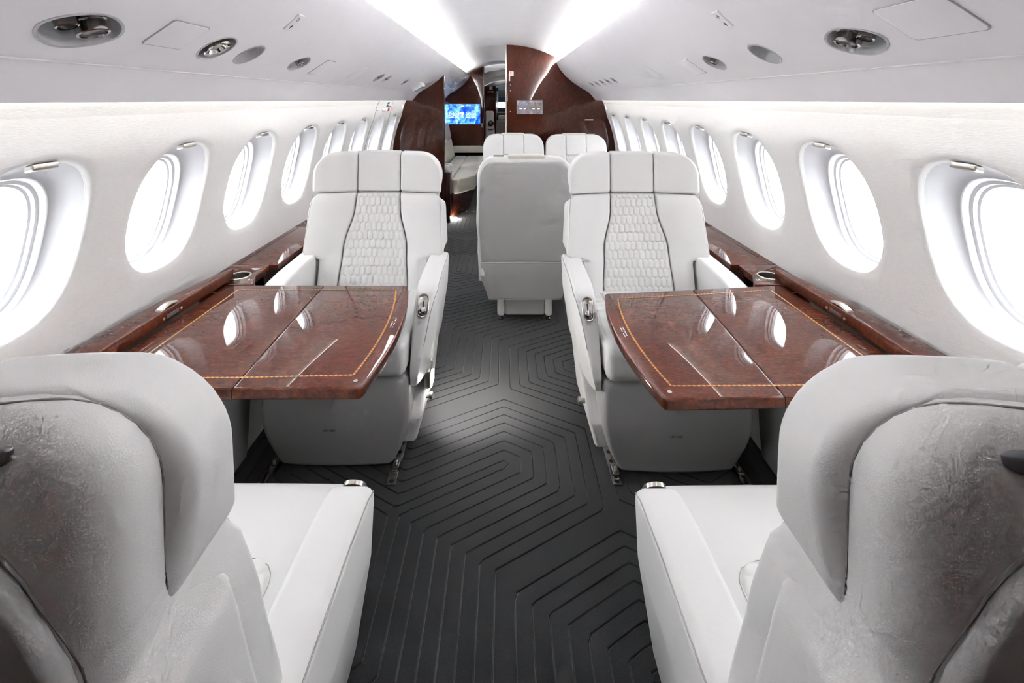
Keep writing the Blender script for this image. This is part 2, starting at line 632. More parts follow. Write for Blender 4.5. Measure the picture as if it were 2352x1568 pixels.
def cutter(pos, e1, e2, nrm, a, b, p=2.0, d=0.12, n=28):
    ring = []
    for i in range(n):
        t = 2 * pi * i / n
        c, s = cos(t), sin(t)
        ring.append(pos + e1 * (a * abs(c) ** (2 / p) * (1 if c >= 0 else -1)) + e2 * (b * abs(s) ** (2 / p) * (1 if s >= 0 else -1)))
    vs = [tuple(q + nrm * d) for q in ring] + [tuple(q - nrm * d) for q in ring]
    fs = [list(range(n)), [n + j for j in range(n)][::-1]] + [[j, j + n, (j + 1) % n + n, (j + 1) % n] for j in range(n)]
    o = mesh_obj('cut', vs, fs, 'ceiling', None, 0)
    return o

# pods: (side, y, x on the panel, half size along the cabin, half size across, shape power, kind)
PODS = [(-1, 0.905, 0.797, 0.080, 0.052, 1.75, 'double'), (-1, 1.306, 0.782, 0.052, 0.050, 2.0, 'light'),
        (-1, 1.476, 0.785, 0.047, 0.046, 2.0, 'blank'), (-1, 1.835, 0.785, 0.058, 0.042, 1.7, 'gasper'),
        (-1, 3.00, 0.785, 0.045, 0.040, 1.9, 'gasper'), (-1, 3.19, 0.785, 0.045, 0.040, 1.9, 'gasper'), (-1, 3.78, 0.785, 0.048, 0.036, 1.9, 'gasper'),
        (1, 1.085, 0.795, 0.078, 0.050, 1.75, 'double'), (1, 1.445, 0.785, 0.049, 0.048, 2.0, 'blank'),
        (1, 1.79, 0.785, 0.058, 0.044, 1.7, 'gasper')] + [(1, y, 0.785, 0.040, 0.034, 1.9, 'gasper') for y in (3.42, 3.62, 3.83, 4.05, 4.28)]

def build_ceiling_side(side, name, label):
    ys = [Y_AFT - 0.3] + [-0.35 + 0.45 * i for i in range(18)] + [Y_TV + 0.02]
    inner = PAN
    outer = []
    th = 0.016
    for i, (x, h) in enumerate(PAN):
        a = PAN[max(0, i - 1)]; b = PAN[min(len(PAN) - 1, i + 1)]
        t = Vector((b[0] - a[0], b[1] - a[1])).normalized()
        outer.append((x - t.y * th, h + t.x * th))
    sec = inner + outer[::-1]
    rings = [[(side * x, y, EYE + h) for x, h in sec] for y in ys]
    o = loft(name, rings, 'ceiling', None, True, True, 30)
    for (s, y, x, a, b, p, kind) in PODS:
        if s != side: continue
        pos, e1, e2, nrm = pan_frame(side, x, y)
        c = cutter(pos, e1, e2, nrm, a, b, p)
        md = o.modifiers.new('b', 'BOOLEAN'); md.operation = 'DIFFERENCE'; md.object = c; md.solver = 'EXACT'
        dg = bpy.context.evaluated_depsgraph_get()
        me = bpy.data.meshes.new_from_object(o.evaluated_get(dg))
        o.modifiers.clear()
        old = o.data; o.data = me; bpy.data.meshes.remove(old)
        bpy.data.objects.remove(c)
    o.data.name = name
    while len(o.data.materials) > 1:
        o.data.materials.pop()
    o.data.shade_smooth(); o.data.set_sharp_from_angle(angle=radians(24))
    return tag(o, label, 'ceiling', kind='structure')

cl = build_ceiling_side(-1, 'ceiling_left', 'smooth pale overhead service panel above the divan side windows')
cr = build_ceiling_side(1, 'ceiling_right', 'smooth pale overhead service panel above the double seat side windows')
# bright rolled bead along the crease of each panel
for s, par in ((-1, cl), (1, cr)):
    tube('crease_bead', [(s * 0.8865, y, EYE + 0.0752) for y in (Y_AFT, 0.5, 1.5, 3.0)], 0.0026, 'plastic_white', par, 6)

xs = [-0.655 + 1.31 * i / 32 for i in range(33)]
sec = [(x, arch_z(x)) for x in xs] + [(x, arch_z(x) + 0.03) for x in xs[::-1]]
o = loft('ceiling', [[(x, y, z) for x, z in sec] for y in (Y_AFT - 0.3, 1.5, 4.0, Y_PART + 0.5, 7.7)], 'ceiling_arch', None, True, True, 40)
tag(o, 'white arched centre ceiling between the two light coves', 'ceiling', kind='structure')
# light coves: led strips behind the lips
for s, nm in ((-1, 'divan side'), (1, 'double seat side')):
    o = box('cove_light', (0.563, 0.12, EYE + 0.374), (0.592, 7.2, EYE + 0.379), 'led', None, 0.001,
            fn=lambda x, y, z, s=s: (s * x, y, z + (x - 0.563) * 0.3))
    tag(o, 'warm led strip hidden in the ceiling cove above the ' + nm, 'light', 'ceiling cove lights')
    o = box('valance_light', (0.970, Y_AFT, EYE + 0.016), (0.986, 7.55, EYE + 0.020), 'led_wall', None, 0.001,
            fn=lambda x, y, z, s=s: (s * x, y, z))
    tag(o, 'warm led strip above the windows of the ' + nm, 'light', 'valance lights over the windows')
    # roof of each light trough
    o = loft('trim_1' if s < 0 else 'trim_2', [[(s * x, y, EYE + h) for x, h in ((0.60, 0.30), (0.70, 0.33), (0.72, 0.55), (0.715, 0.56), (0.69, 0.345), (0.595, 0.312))] for y in (Y_AFT - 0.3, 7.7)], 'ceiling', None, True, True, 0)
    tag(o, 'white trough backing the ceiling cove', 'trim', kind='structure')
    o = loft('trim_3' if s < 0 else 'trim_4', [[(s * x, y, EYE + h) for x, h in ((0.93, 0.066), (1.04, 0.050), (1.04, 0.058), (0.93, 0.074))] for y in (Y_AFT - 0.3, 7.7)], 'ceiling', None, True, True, 0)
    tag(o, 'white trough backing the valance light', 'trim', kind='structure')

# ------------------------------------------------------------------ carved carpet floor
def hexdist(px, py, ax, ay, ang, L):
    ux, uy = cos(radians(ang)), sin(radians(ang))
    dx, dy = px - ax, py - ay
    t = np.clip(dx * ux + dy * uy, 0, L)
    dx = dx - t * ux; dy = dy - t * uy
    d = np.abs(dx)
    for a in (60, 120):
        d = np.maximum(d, np.abs(dx * cos(radians(a)) + dy * sin(radians(a))))
    return d

def carpet_field(px, py):
    D = np.full(px.shape, 9.0)
    for i in range(-2, 3):
        for j in range(-4, 7):
            ox, oy = i * 1.045, i * 0.635 + j * 1.27
            for ang in (30, 150, 270):
                D = np.minimum(D, hexdist(px, py, -0.348 + ox, 1.515 + oy, ang, 0.40))
    return D

def build_floor():
    SP, OFF, W, DEP = 0.0436, 0.0172, 0.0026, 0.0035
    x0, x1, y0, y1, st = -0.96, 0.96, 0.45, 5.6, 0.0195
    nx, ny = int((x1 - x0) / st), int((y1 - y0) / st)
    gx, gy = np.meshgrid(np.linspace(x0, x1, nx + 1), np.linspace(y0, y1, ny + 1), indexing='ij')
    D = np.minimum((carpet_field(gx, gy) - OFF) / SP, 7.45)
    wv = W / SP
    verts, faces, vidx = [], [], {}
    def vert(x, y, d):
        key = (round(x * 20000), round(y * 20000))
        if key not in vidx:
            vidx[key] = len(verts)
            f = d - math.floor(d + 0.5)
            depth = max(0.0, 1 - abs(f) / wv)
            verts.append((x, y, -DEP * depth))
        return vidx[key]
    def clip(poly, lev, keep_above):
        out = []
        for i in range(len(poly)):
            a, b = poly[i - 1], poly[i]
            ia = (a[2] >= lev) == keep_above or a[2] == lev
            ib = (b[2] >= lev) == keep_above or b[2] == lev
            if ia != ib:
                t = (lev - a[2]) / (b[2] - a[2])
                out.append((a[0] + (b[0] - a[0]) * t, a[1] + (b[1] - a[1]) * t, lev))
            if ib: out.append(b)
        return out
    for i in range(nx):
        for j in range(ny):
            P = [(gx[a, b], gy[a, b], D[a, b]) for a, b in ((i, j), (i + 1, j), (i + 1, j + 1), (i, j + 1))]
            tris = ([P[0], P[1], P[2]], [P[0], P[2], P[3]]) if (i + j) % 2 else ([P[0], P[1], P[3]], [P[1], P[2], P[3]])
            for tri in tris:
                lo = min(p[2] for p in tri); hi = max(p[2] for p in tri)
                levs = []
                for k in range(int(math.floor(lo - 1)), int(math.ceil(hi + 1)) + 1):
                    for q in (k - wv, k, k + wv):
                        if lo < q < hi: levs.append(q)
                rest = list(tri)
                for q in levs:
                    low = clip(rest, q, False); rest = clip(rest, q, True)
                    if len(low) >= 3:
                        f = []
                        for p in low:
                            v = vert(*p)
                            if v not in f: f.append(v)
                        if len(f) >= 3: faces.append(f)
                    if len(rest) < 3: break
                if len(rest) >= 3:
                    f = []
                    for p in rest:
                        v = vert(*p)
                        if v not in f: f.append(v)
                    if len(f) >= 3: faces.append(f)
    # plain carpet around the carved area
    def quad(xa, xb, ya, yb, z=0.0):
        b = len(verts)
        verts.extend([(xa, ya, z), (xb, ya, z), (xb, yb, z), (xa, yb, z)])
        faces.append([b, b + 1, b + 2, b + 3])
    quad(-1.2, 1.2, Y_AFT - 0.3, y0); quad(-1.2, 1.2, y1, 14.0); quad(-1.2, x0, y0, y1); quad(x1, 1.2, y0, y1)
    o = mesh_obj('floor', verts, faces, 'carpet', None, 12, recalc=False)
    return tag(o, 'dark charcoal carpet carved with nested hexagon lines', 'carpet', kind='structure')
build_floor()

# ================================================================== bulkheads
def ceil_profile(x):
    """ceiling height above a given |x|"""
    x = abs(x)
    if x <= 0.548: return arch_z(x) + 0.012
    if x <= 0.958: return pan_at(x) + 0.006
    return 1.42
def bulkhead_poly(xa, xb):
    """polygon (x, z) from xa to xb, closed by floor, wall and ceiling"""
    pts = []
    sgn = 1 if xb > 0 and abs(xb) > abs(xa) else -1
    if sgn < 0: xa, xb = -xb, -xa
    top = [x for x in np.linspace(xa, 0.958, 40)]
    poly = [(xa, 0.0), (XW(0.0) + 0.004, 0.0)]
    for z in np.linspace(0.1, 1.36, 22):
        poly.append((XW(z) + 0.004, z))
    for x in top[::-1]:
        poly.append((x, ceil_profile(x)))
    return [(sgn * x, z) for x, z in poly]
def bulkhead(name, xa, xb, y0, y1, label, mat='burl_up'):
    o = prism(name, bulkhead_poly(xa, xb), y0, y1, mat, None, 0.004, fn=lambda x, y, z: (x, z, y), smooth=30)
    return tag(o, label, 'bulkhead', kind='structure')

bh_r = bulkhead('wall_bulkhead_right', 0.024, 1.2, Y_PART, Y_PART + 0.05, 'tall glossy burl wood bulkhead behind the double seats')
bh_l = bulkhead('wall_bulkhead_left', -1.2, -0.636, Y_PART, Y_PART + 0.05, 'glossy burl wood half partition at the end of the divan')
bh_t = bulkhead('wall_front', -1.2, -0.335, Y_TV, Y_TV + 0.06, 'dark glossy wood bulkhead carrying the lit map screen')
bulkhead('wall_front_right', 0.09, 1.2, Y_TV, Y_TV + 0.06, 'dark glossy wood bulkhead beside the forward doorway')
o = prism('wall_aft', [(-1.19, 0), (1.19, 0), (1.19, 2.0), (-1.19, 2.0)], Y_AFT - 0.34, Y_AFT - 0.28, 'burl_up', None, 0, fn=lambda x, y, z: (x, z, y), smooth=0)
tag(o, 'wood bulkhead closing the aft end of the cabin', 'bulkhead', kind='structure')
# bright metal edges of the partitions
def edge_strip(par, x, y, z0, z1, w=0.012, mat='nickel'):
    return rcube('edge_trim', (x - w / 2, y - 0.004, z0), (x + w / 2, y + 0.056, z1), 0.004, mat, par, (1, 1, 2), 3)
edge_strip(bh_r, 0.020, Y_PART, 0.0, arch_z(0.02) + 0.006)
edge_strip(bh_l, -0.634, Y_PART, 0.0, ceil_profile(0.634) - 0.004, 0.014, 'dark_wood')
edge_strip(bh_t, -0.330, Y_TV, 0.0, arch_z(0.33) + 0.004, 0.022, 'dark_wood')
rcube('door_catch', (-0.362, Y_TV - 0.02, 0.86), (-0.345, Y_TV + 0.002, 0.93), 0.006, 'nickel', bh_t, (1, 1, 1), 2)
rcube('door_lock', (0.05, Y_PART - 0.006, 1.50), (0.062, Y_PART + 0.001, 1.58), 0.003, 'nickel', bh_r, (1, 1, 1), 2)
for z in (1.46, 1.40, 1.18):
    lathe('screw_head', [(0.006, 0), (0.006, 0.003), (0.004, 0.005)], 'nickel', bh_r, 10, frame_of((0.066, Y_PART + 0.001, z), (1, 0, 0), (0, 0, 1), (0, -1, 0)))

# ================================================================== club chairs
HT = 1.052            # top of a club chair
def y_edge(z): return 0.494 + 0.25 * (min(z, 0.87) - 0.64) + 0.04 * max(0.0, z - 0.87)
def back_w(z, top=HT, rc=0.10):
    wv = smooth_tab([(0.0, 0.246), (0.578, 0.246), (0.606, 0.318), (0.75, 0.312), (0.87, 0.302), (1.2, 0.296)], z)
    if z > top - rc:
        q = min(1.0, (z - (top - rc)) / rc)
        wv = wv - rc + rc * sqrt(max(0.0, 1 - q * q)) + 0.0
    return wv
def back_c(z):        # half width of the quilted centre
    return smooth_tab([(0.0, 0.158), (0.45, 0.158), (0.62, 0.146), (0.80, 0.106), (0.86, 0.102), (2, 0.102)], z)
def face_y(x, z):
    return y_edge(z) + 0.042 * (1 - min(1.2, abs(x) / 0.30) ** 2.3)

def hexcell(u, v, a=0.0125, R=0.0375):
    t, s = R / 2 + 0.0048, R / 2 - 0.0048
    best = 0
    row = math.floor(v / R)
    for rr in (row - 1, row, row + 1, row + 2):
        dz = v - rr * R
        off = a if rr % 2 else 0.0
        dx = (u - off + a) % (2 * a) - a
        d = min(a - abs(dx), (t - (t - s) * abs(dx) / a - abs(dz)) * 0.8)
        best = max(best, d)
    return best
def quilt_h(u, v, a=0.0125, R=0.0375, H=0.0055):
    d = hexcell(u, v, a, R)
    return H * (1 - math.exp(-d / 0.0028))

def quilt_back(parent, z0=0.43, z1=0.864, nx=96, nz=150, ftop=None, cfn=back_c, ffn=face_y, a=0.0125, R=0.0375):
    verts, faces = [], []
    for i in range(nz + 1):
        z = z0 + (z1 - z0) * i / nz
        c = cfn(z) - 0.002
        for j in range(nx + 1):
            x = -c + 2 * c * j / nx
            e = min(c - abs(x), z1 - z, z - z0)
            h = quilt_h(x, z, a, R) * min(1, e / 0.006) + 0.004 * min(1, e / 0.01)
            verts.append((x, ffn(x, z) + 0.006 - h, z))
    W = nx + 1
    for i in range(nz):
        for j in range(nx):
            faces.append([i * W + j, i * W + j + 1, (i + 1) * W + j + 1, (i + 1) * W + j])
    return mesh_obj('quilted_insert', verts, faces, 'quilt', parent, 0 or 70, recalc=False)

def rr_section(a, y0, y1, rf, rb, z, n=5):
    """rounded rectangle ring in x, y"""
    pts = round_poly([(-a, y0), (a, y0), (a, y1), (-a, y1)], [rf, rf, rb, rb], n)
    return [(x, y, z) for x, y in pts]

def shell_rear(z):
    if z < 0.60: return 0.706 - 0.08 * ((0.60 - z) / 0.30)
    if z < 0.90: return 0.706
    yr = 0.706 - 0.014 * ((z - 0.90) / 0.1525) ** 2
    if z > 1.015:
        e = min(1.0, (z - 1.015) / 0.0375)
        yr -= 0.030 * (1 - sqrt(max(0, 1 - e * e)))
    return yr

def shell_half(z):
    return back_w(z) + 0.0015 if z < 0.868 else 0.279
def shell_half_at(z, y):
    if z >= 0.868: return 0.279
    t = min(1.0, max(0.0, (y - y_edge(z)) / 0.076))
    zl = 0.866 - 0.034 * t
    q = min(1.0, max(0.0, (z - (zl - 0.030)) / 0.030)); q = q * q * (3 - 2 * q)
    return shell_half(z) * (1 - q) + 0.279 * q

def arm_profile(y):
    return (lerp_tab([(0.02, 0.325), (0.045, 0.385), (0.075, 0.452), (0.105, 0.512), (0.135, 0.553), (0.165, 0.577), (0.20, 0.590), (0.30, 0.600), (0.60, 0.606)], y),
            lerp_tab([(0.02, 0.285), (0.08, 0.272), (0.30, 0.262), (0.60, 0.262)], y))

def latch(parent, sx):
    """recline latch let into the sloping front of an armrest; sx is the side in chair coordinates"""
    y0, z0 = 0.118, 0.5335
    t = Vector((0, 0.045, 0.062)).normalized()           # up the slope
    nrm = Vector((0, -t.z, t.y))                           # out of it
    ex = Vector((1, 0, 0))
    o = Vector((sx * 0.2925, y0, z0)) + nrm * 0.0005
    fr = frame_of(o, ex, t, nrm)
    def stadium(w, h, n=8):
        pts = []
        for k in range(n + 1):
            a = pi * k / n; pts.append((w * cos(a), h + w * sin(a)))
        for k in range(n + 1):
            a = pi + pi * k / n; pts.append((w * cos(a), -h + w * sin(a)))
        return pts
    rings = []
    for (w, h, z) in ((0.0215, 0.022, -0.004), (0.0215, 0.022, 0.0025), (0.0205, 0.022, 0.0035), (0.0175, 0.022, 0.0030), (0.0160, 0.022, -0.0015), (0.014, 0.021, -0.003)):
        rings.append([(x, y, z) for x, y in stadium(w, h)])
    b = loft('recline_latch', rings, 'nickel', parent, True, True, 30, fn=lambda x, y, z: tuple(fr @ Vector((x, y, z))))
    box('latch_slot', (-0.0022, -0.012, -0.0032), (0.0022, 0.018, -0.0022), 'black', b, 0.0005, fn=lambda x, y, z: tuple(fr @ Vector((x, y, z))))
    lathe('latch_knob', [(0.0125, -0.003), (0.0125, 0.007), (0.010, 0.0095), (0.004, 0.0105)], 'chrome', b, 20,
          fr @ Matrix.Translation((0, -0.019, 0)))

def club_chair(name, loc, rz, aisle, label, group, front=True, lit=False):
    R = empty(name, loc, rz, label, 'chair', group)
    # ---- base with the life vest drawer
    def fbase(x, y, z):
        q = max(0.0, (0.20 - z) / 0.17)
        k = 1 - 0.20 * q ** 1.7
        q2 = max(0.0, (z - 0.20) / 0.13)
        k *= 1 - 0.03 * q2 ** 2
        yy = y
        if y < 0.2: yy = y - 0.022 * sin(pi * min(1, max(0, (z - 0.03) / 0.30))) + 0.012 * (abs(x) / 0.26) ** 2
        return (x * k, yy, z)
    base = rcube('life_vest_drawer', (-0.262, 0.006, 0.006), (0.262, 0.42, 0.326), 0.022, 'grey_leather', R, (8, 4, 8), 4, fbase)
    text_mesh('life_vest_lettering', 'LIFE VEST', 0.0105, 'ink', base, frame_of((-0.012, -0.0165, 0.155), (1, 0, 0), (0, 0, 1), (0, -1, 0)) if True else None)
    tab = rcube('pull_tab', (-0.010, -0.024, 0.240), (0.010, -0.021, 0.325), 0.0012, 'grey_leather', base, (1, 1, 4), 2,
                fn=lambda x, y, z: (x - 0.004 * aisle + (z - 0.325) * 0.12, y - (0.325 - z) * 0.05, z))
    box('pedestal', (-0.20, 0.06, 0.0), (0.20, 0.46, 0.04), 'black', R, 0.004)
    # floor track fittings
    for sx in (-1, 1):
        ft = rcube('track_fitting', (sx * 0.215 - 0.012, -0.005, 0.0), (sx * 0.215 + 0.012, 0.045, 0.022), 0.004, 'chrome', R, (1, 1, 1), 2)
        lathe('fitting_bolt', [(0.006, 0), (0.006, 0.012), (0.004, 0.014)], 'nickel', ft, 10, Matrix.Translation((sx * 0.215, 0.01, 0.020)))
    # ---- seat cushion
    def fcush(x, y, z):
        if z > 0.39:
            z += 0.012 * (1 - (x / 0.25) ** 2) * sin(pi * min(1, max(0, (y + 0.01) / 0.50)))
            z -= 0.014 * math.exp(-((y - 0.33) / 0.14) ** 2) * math.exp(-(x / 0.15) ** 2)
        return (x, y, z)
    cu = rcube('seat_cushion', (-0.249, -0.012, 0.330), (0.249, 0.52, 0.455), 0.030, 'white_leather', R, (10, 12, 3), 4, fcush, (0, 0.010, 0))
    # quilted seat insert
    verts, faces = [], []
    nx, ny = 92, 86
    for i in range(ny + 1):
        y = 0.185 + 0.27 * i / ny
        q = max(0.0, 1 - (y - 0.185) / 0.05)
        c = 0.172 - 0.05 * (1 - sqrt(max(0, 1 - q * q))) + 0.02 * (y - 0.185)
        for j in range(nx + 1):
            x = -c + 2 * c * j / nx
            e = min(c - abs(x), y - 0.185)
            xx, yy, zz = fcush(x, y, 0.455)
            h = quilt_h(x, y, 0.0175, 0.048, 0.0042) * min(1, e / 0.006)
            verts.append((x, y, zz - 0.0015 + h + 0.0022 * min(1, e / 0.008)))
    Wd = nx + 1
    for i in range(ny):
        for j in range(nx):
            faces.append([i * Wd + j, i * Wd + j + 1, (i + 1) * Wd + j + 1, (i + 1) * Wd + j])
    qi = mesh_obj('seat_quilting', verts, faces, 'quilt', cu, 70, recalc=False)
    pts = []
    for sg in (1,):
        for i in range(0, 22):
            y = 0.455 - 0.27 * i / 21
            q = max(0.0, 1 - (y - 0.185) / 0.05)
            pts.append((0.172 - 0.05 * (1 - sqrt(max(0, 1 - q * q))) + 0.02 * (y - 0.185) + 0.001, y))
        pts = pts + [(x, 0.1845) for x in (0.08, 0.04, 0)] 
        pts = pts + [(-x, y) for x, y in pts[::-1][1:]]
    tube('seat_seam', [(x, y, fcush(x, y, 0.455)[2] + 0.0002) for x, y in pts], 0.0009, 'pale_seam', cu, 5)
    # ---- backrest
    zs0 = 0.40
    sh_rings = []
    zl = [0.30, 0.36, 0.44, 0.52, 0.57, 0.585, 0.60, 0.62, 0.66, 0.72, 0.78, 0.80, 0.806, 0.812, 0.818, 0.824, 0.83, 0.836, 0.842, 0.848, 0.854, 0.860, 0.866, 0.8685, 0.878, 0.90, 0.93, 0.96, 0.985, 1.005, 1.02, 1.032, 1.042, 1.049, 1.0525]
    top = 1.0525
    for z in zl:
        a = shell_half(z)
        rf = 0.018
        yf = y_edge(z) + (0.032 if z < 0.868 else 0.060)
        rc = 0.085
        if z > top - rc:
            q = (z - (top - rc)) / rc
            a = a - rc + rc * sqrt(max(0.0, 1 - q * q))
        yr = shell_rear(z)
        yf = min(yf, yr - 0.03)
        ring = rr_section(max(a, 0.02), yf, yr, rf, min(0.05, (yr - yf) * 0.62), z, 8)
        ring = ring[:4 * 9]
        # hollow the front, where the quilted panel sits
        n_ = len(ring)
        ring = [(x, y + (0.036 * (1 - min(1, abs(x) / a) ** 2.2) if y < yf + 0.012 else 0), zz) for x, y, zz in ring]
        front_pts = [(x, yf + 0.036 * (1 - min(1, abs(x) / a) ** 2.2), z) for x in np.linspace(-a + 0.03, a - 0.03, 9)]
        ring = ring[:9] + front_pts + ring[9:]
        if z < 0.868: ring = [(x * shell_half_at(z, y) / shell_half(z), y, zz) for x, y, zz in ring]
        sh_rings.append(ring)
    sh = loft('back_shell', sh_rings, 'white_leather', R, True, True, 50)
    # rear panel set proud of the shell
    def frear(x, y, z):
        k = 1.0
        if z > 0.82:
            q = min(1, (z - 0.82) / 0.165)
            k = 1 - 0.50 * (1 - sqrt(max(0, 1 - q * q)))
        xx = x * k
        e = max(0.0, abs(xx) - (shell_half_at(z, 0.7) - 0.05))
        return (xx, shell_rear(z) - 0.005 + y - (0.05 - sqrt(max(0, 0.05 ** 2 - e * e))), z)
    rcube('rear_panel', (-0.262, 0, 0.32), (0.262, 0.020, 0.985), 0.010, 'grey_leather', sh, (14, 1, 20), 3, frear)
    # dark tubes paint in the crease shade: where the shell meets the headrest, and around the rear panel
    path = []
    for i in range(41):
        q = i / 40.0
        if q < 0.3: path.append((0.279, 0.862 + (0.9675 - 0.862) * q / 0.3))
        elif q < 0.8:
            b_ = (q - 0.3) / 0.5 * pi / 2
            path.append((0.279 - 0.085 + 0.085 * cos(b_), 0.9675 + 0.085 * sin(b_)))
        else: path.append(((0.279 - 0.085) * (1 - (q - 0.8) / 0.2), 1.0525))
    path = path + [(-x, z) for x, z in path[::-1][1:]]
    tube('shell_crease_shade', [(x, face_y(min(0.3, abs(x) + 0.01), z) + 0.0785, z - 0.0012) for x, z in path], 0.0012, 'crease', sh, 6)
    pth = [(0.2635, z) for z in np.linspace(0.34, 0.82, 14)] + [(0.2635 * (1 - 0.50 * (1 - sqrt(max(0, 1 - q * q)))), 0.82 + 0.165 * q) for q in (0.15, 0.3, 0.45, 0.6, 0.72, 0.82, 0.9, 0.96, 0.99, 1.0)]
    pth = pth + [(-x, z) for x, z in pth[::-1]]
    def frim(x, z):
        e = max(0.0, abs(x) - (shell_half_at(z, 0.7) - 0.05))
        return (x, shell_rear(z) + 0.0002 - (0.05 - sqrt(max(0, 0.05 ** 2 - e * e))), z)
    tube('panel_crease_shade', [frim(x, z) for x, z in pth], 0.0016, 'crease', sh, 6)
    # pull handle let into the top of the shell
    def fh(x, y, z):
        return (x, shell_rear(z) + y, z)
    hb = rcube('handle_bezel', (-0.203, -0.010, 1.004), (0.203, 0.003, 1.036), 0.006, 'gunmetal', sh, (14, 1, 4), 3,
               fn=lambda x, y, z: fh(x, y, 1.032 + (z - 1.032) * (1 - 0.75 * (abs(x) / 0.205) ** 5)))
    rcube('handle_slot', (-0.168, 0.0016, 1.012), (0.168, 0.0042, 1.028), 0.0012, 'black', hb, (8, 1, 2), 2, fn=lambda x, y, z: fh(x, y, z))
    # headrest: two wings and a centre pad
    zb = 0.868
    for sx in (-1, 1):
        def fw(x, y, z, sx=sx):
            c, wv = back_c(z) + 0.001, back_w(z)
            s = x / 0.19
            xx = c + s * (wv - c)
            xx -= 0.024 * s * max(0, y - 0.01) / 0.066 * max(0, (0.94 - z) / 0.072) ** 1.3
            yy = face_y(xx, z) + y
            if y < 0.05: yy -= 0.006 * sin(pi * min(1, max(0, s)))
            dz = 0.006 * (1 - (xx / 0.3) ** 2) if z > 1.0 else -0.036 * max(0, y - 0.010) / 0.066 * max(0, (0.93 - z) / 0.062)
            return (sx * xx, yy, z + dz)
        rcube('headrest_wing', (0, 0, zb), (0.19, 0.076, HT), 0.016, 'white_leather', R, (8, 4, 14), 4, fw)
        def fb(x, y, z, sx=sx):
            c, wv = back_c(z) + 0.001, back_w(z)
            s = x / 0.17
            xx = c + s * (wv - c)
            if z > 0.79: xx = min(xx, shell_half_at(z, y_edge(z) + y) - 0.0008)
            yy = face_y(xx, z) + y
            if y < 0.04: yy -= 0.014 * sin(pi * min(1, max(0, s))) * min(1, (zb - z) / 0.05 + 0.25)
            return (sx * xx, yy, z)
        rcube('side_bolster', (0, 0, 0.40), (0.17, 0.062, zb - 0.001), 0.013, 'white_leather', R, (8, 3, 34), 4, fb)
        tube('bolster_piping', [(sx * (back_c(z) - 0.0005), face_y(back_c(z), z) + 0.0035, z) for z in np.linspace(0.44, zb, 30)], 0.0011, 'seam', R, 5)
        if front: tube('edge_piping', [(sx * (back_w(z) - 0.006), face_y(back_w(z) - 0.006, z) + 0.0005, z) for z in np.linspace(0.612, zb - 0.004, 16)], 0.0010, 'pale_seam', R, 5)
    def fc(x, y, z):
        s = x / 0.10
        xx = s * (back_c(z) - 0.001)
        yy = face_y(xx, z) + y + (0.004 if y < 0.05 else 0)
        dz = 0.006 * (1 - (xx / 0.3) ** 2) if z > 1.0 else 0
        return (xx, yy, z + dz)
    rcube('headrest_pad', (-0.10, 0, zb), (0.10, 0.076, HT), 0.012, 'white_leather', R, (8, 4, 8), 4, fc)
    tube('headrest_piping', [(x, face_y(x, zb) - 0.001 + 0.004, zb) for x in np.linspace(-0.29, 0.29, 24)], 0.0011, 'seam', R, 5)
    quilt_back(R) if front else quilt_back(R, nx=40, nz=60)
    # ---- armrests
    for sx in (-1, 1):
        def fa(x, y, z, sx=sx):
            zt, zbm = arm_profile(y)
            zz = zbm + (zt - zbm) * z
            xin, xout = 0.256, 0.346
            taper = (1 - z)
            xout2 = xout - 0.026 * taper ** 1.5
            xx = xin + (xout2 - xin) * (x / 0.085)
            if 0.2 < z < 0.95: xx += 0.004 * sin(pi * z) * (x / 0.085)
            return (sx * xx, y, zz)
        # built in a unit-high box so that the rounding follows the profile
        v, f = rcube_data((0, 0.02, 0), (0.085, 0.545, 1.0), 0.0, (1, 1, 1), 1)
        S = []
        ys = [0.02, 0.026, 0.036, 0.05, 0.07, 0.09, 0.11, 0.13, 0.15, 0.17, 0.19, 0.22, 0.28, 0.36, 0.44, 0.50, 0.53, 0.54, 0.545]
        rings = []
        for y in ys:
            zt, zbm = arm_profile(y)
            e = 1.0
            if y < 0.036: e = 0.80 + 0.20 * sqrt(max(0, 1 - ((0.036 - y) / 0.016) ** 2))
            if y > 0.53: e = 0.86 + 0.14 * sqrt(max(0, 1 - ((y - 0.53) / 0.015) ** 2))
            H = zt - zbm
            xin, xt, xb = 0.258, 0.342, 0.306
            if y < 0.17:
                q_ = ((0.17 - y) / 0.15) ** 1.1
                xt -= 0.050 * q_; xb -= 0.022 * q_
            hw = (xt - xin) / 2
            poly = [(xin + 0.004, 0), (xb, 0), (xt - 0.006, H * 0.6), (xt, H), (xin, H)]
            poly = round_poly(poly, [0.008, 0.012, 0.06, 0.018, 0.012], 5)
            cx, cz = (xin + xt) / 2, H / 2
            rings.append([(sx * (cx + (px - cx) * e), y, zbm + cz + (pz - cz) * e) for px, pz in poly])
        arm = loft('armrest', rings, 'white_leather', R, True, True, 50)
        tube('arm_piping', [(sx * (0.3395 - (0.050 * ((0.17 - y) / 0.15) ** 1.1 if y < 0.17 else 0)), y, arm_profile(y)[0] - 0.0085) for y in (0.06, 0.075, 0.09, 0.105, 0.12, 0.135, 0.15, 0.165, 0.18, 0.20, 0.25, 0.30, 0.40, 0.50, 0.53)], 0.0012, 'pale_seam', arm, 5)
        if sx == aisle:
            latch(arm, sx)
        # side fairing under the arm
        if sx != aisle: continue
        def ff(x, y, z, sx=sx):
            q = (y - 0.05) / 0.35
            lo = 0.075 + 0.02 * q
            hi = 0.16 + 0.13 * min(1, q * 1.6)
            xx = 0.225 + ((0.075 if front else 0.035) + 0.012 * q - 0.022 * (1 - z)) * (x / 0.08)
            return (sx * xx, y, lo + (hi - lo) * z)
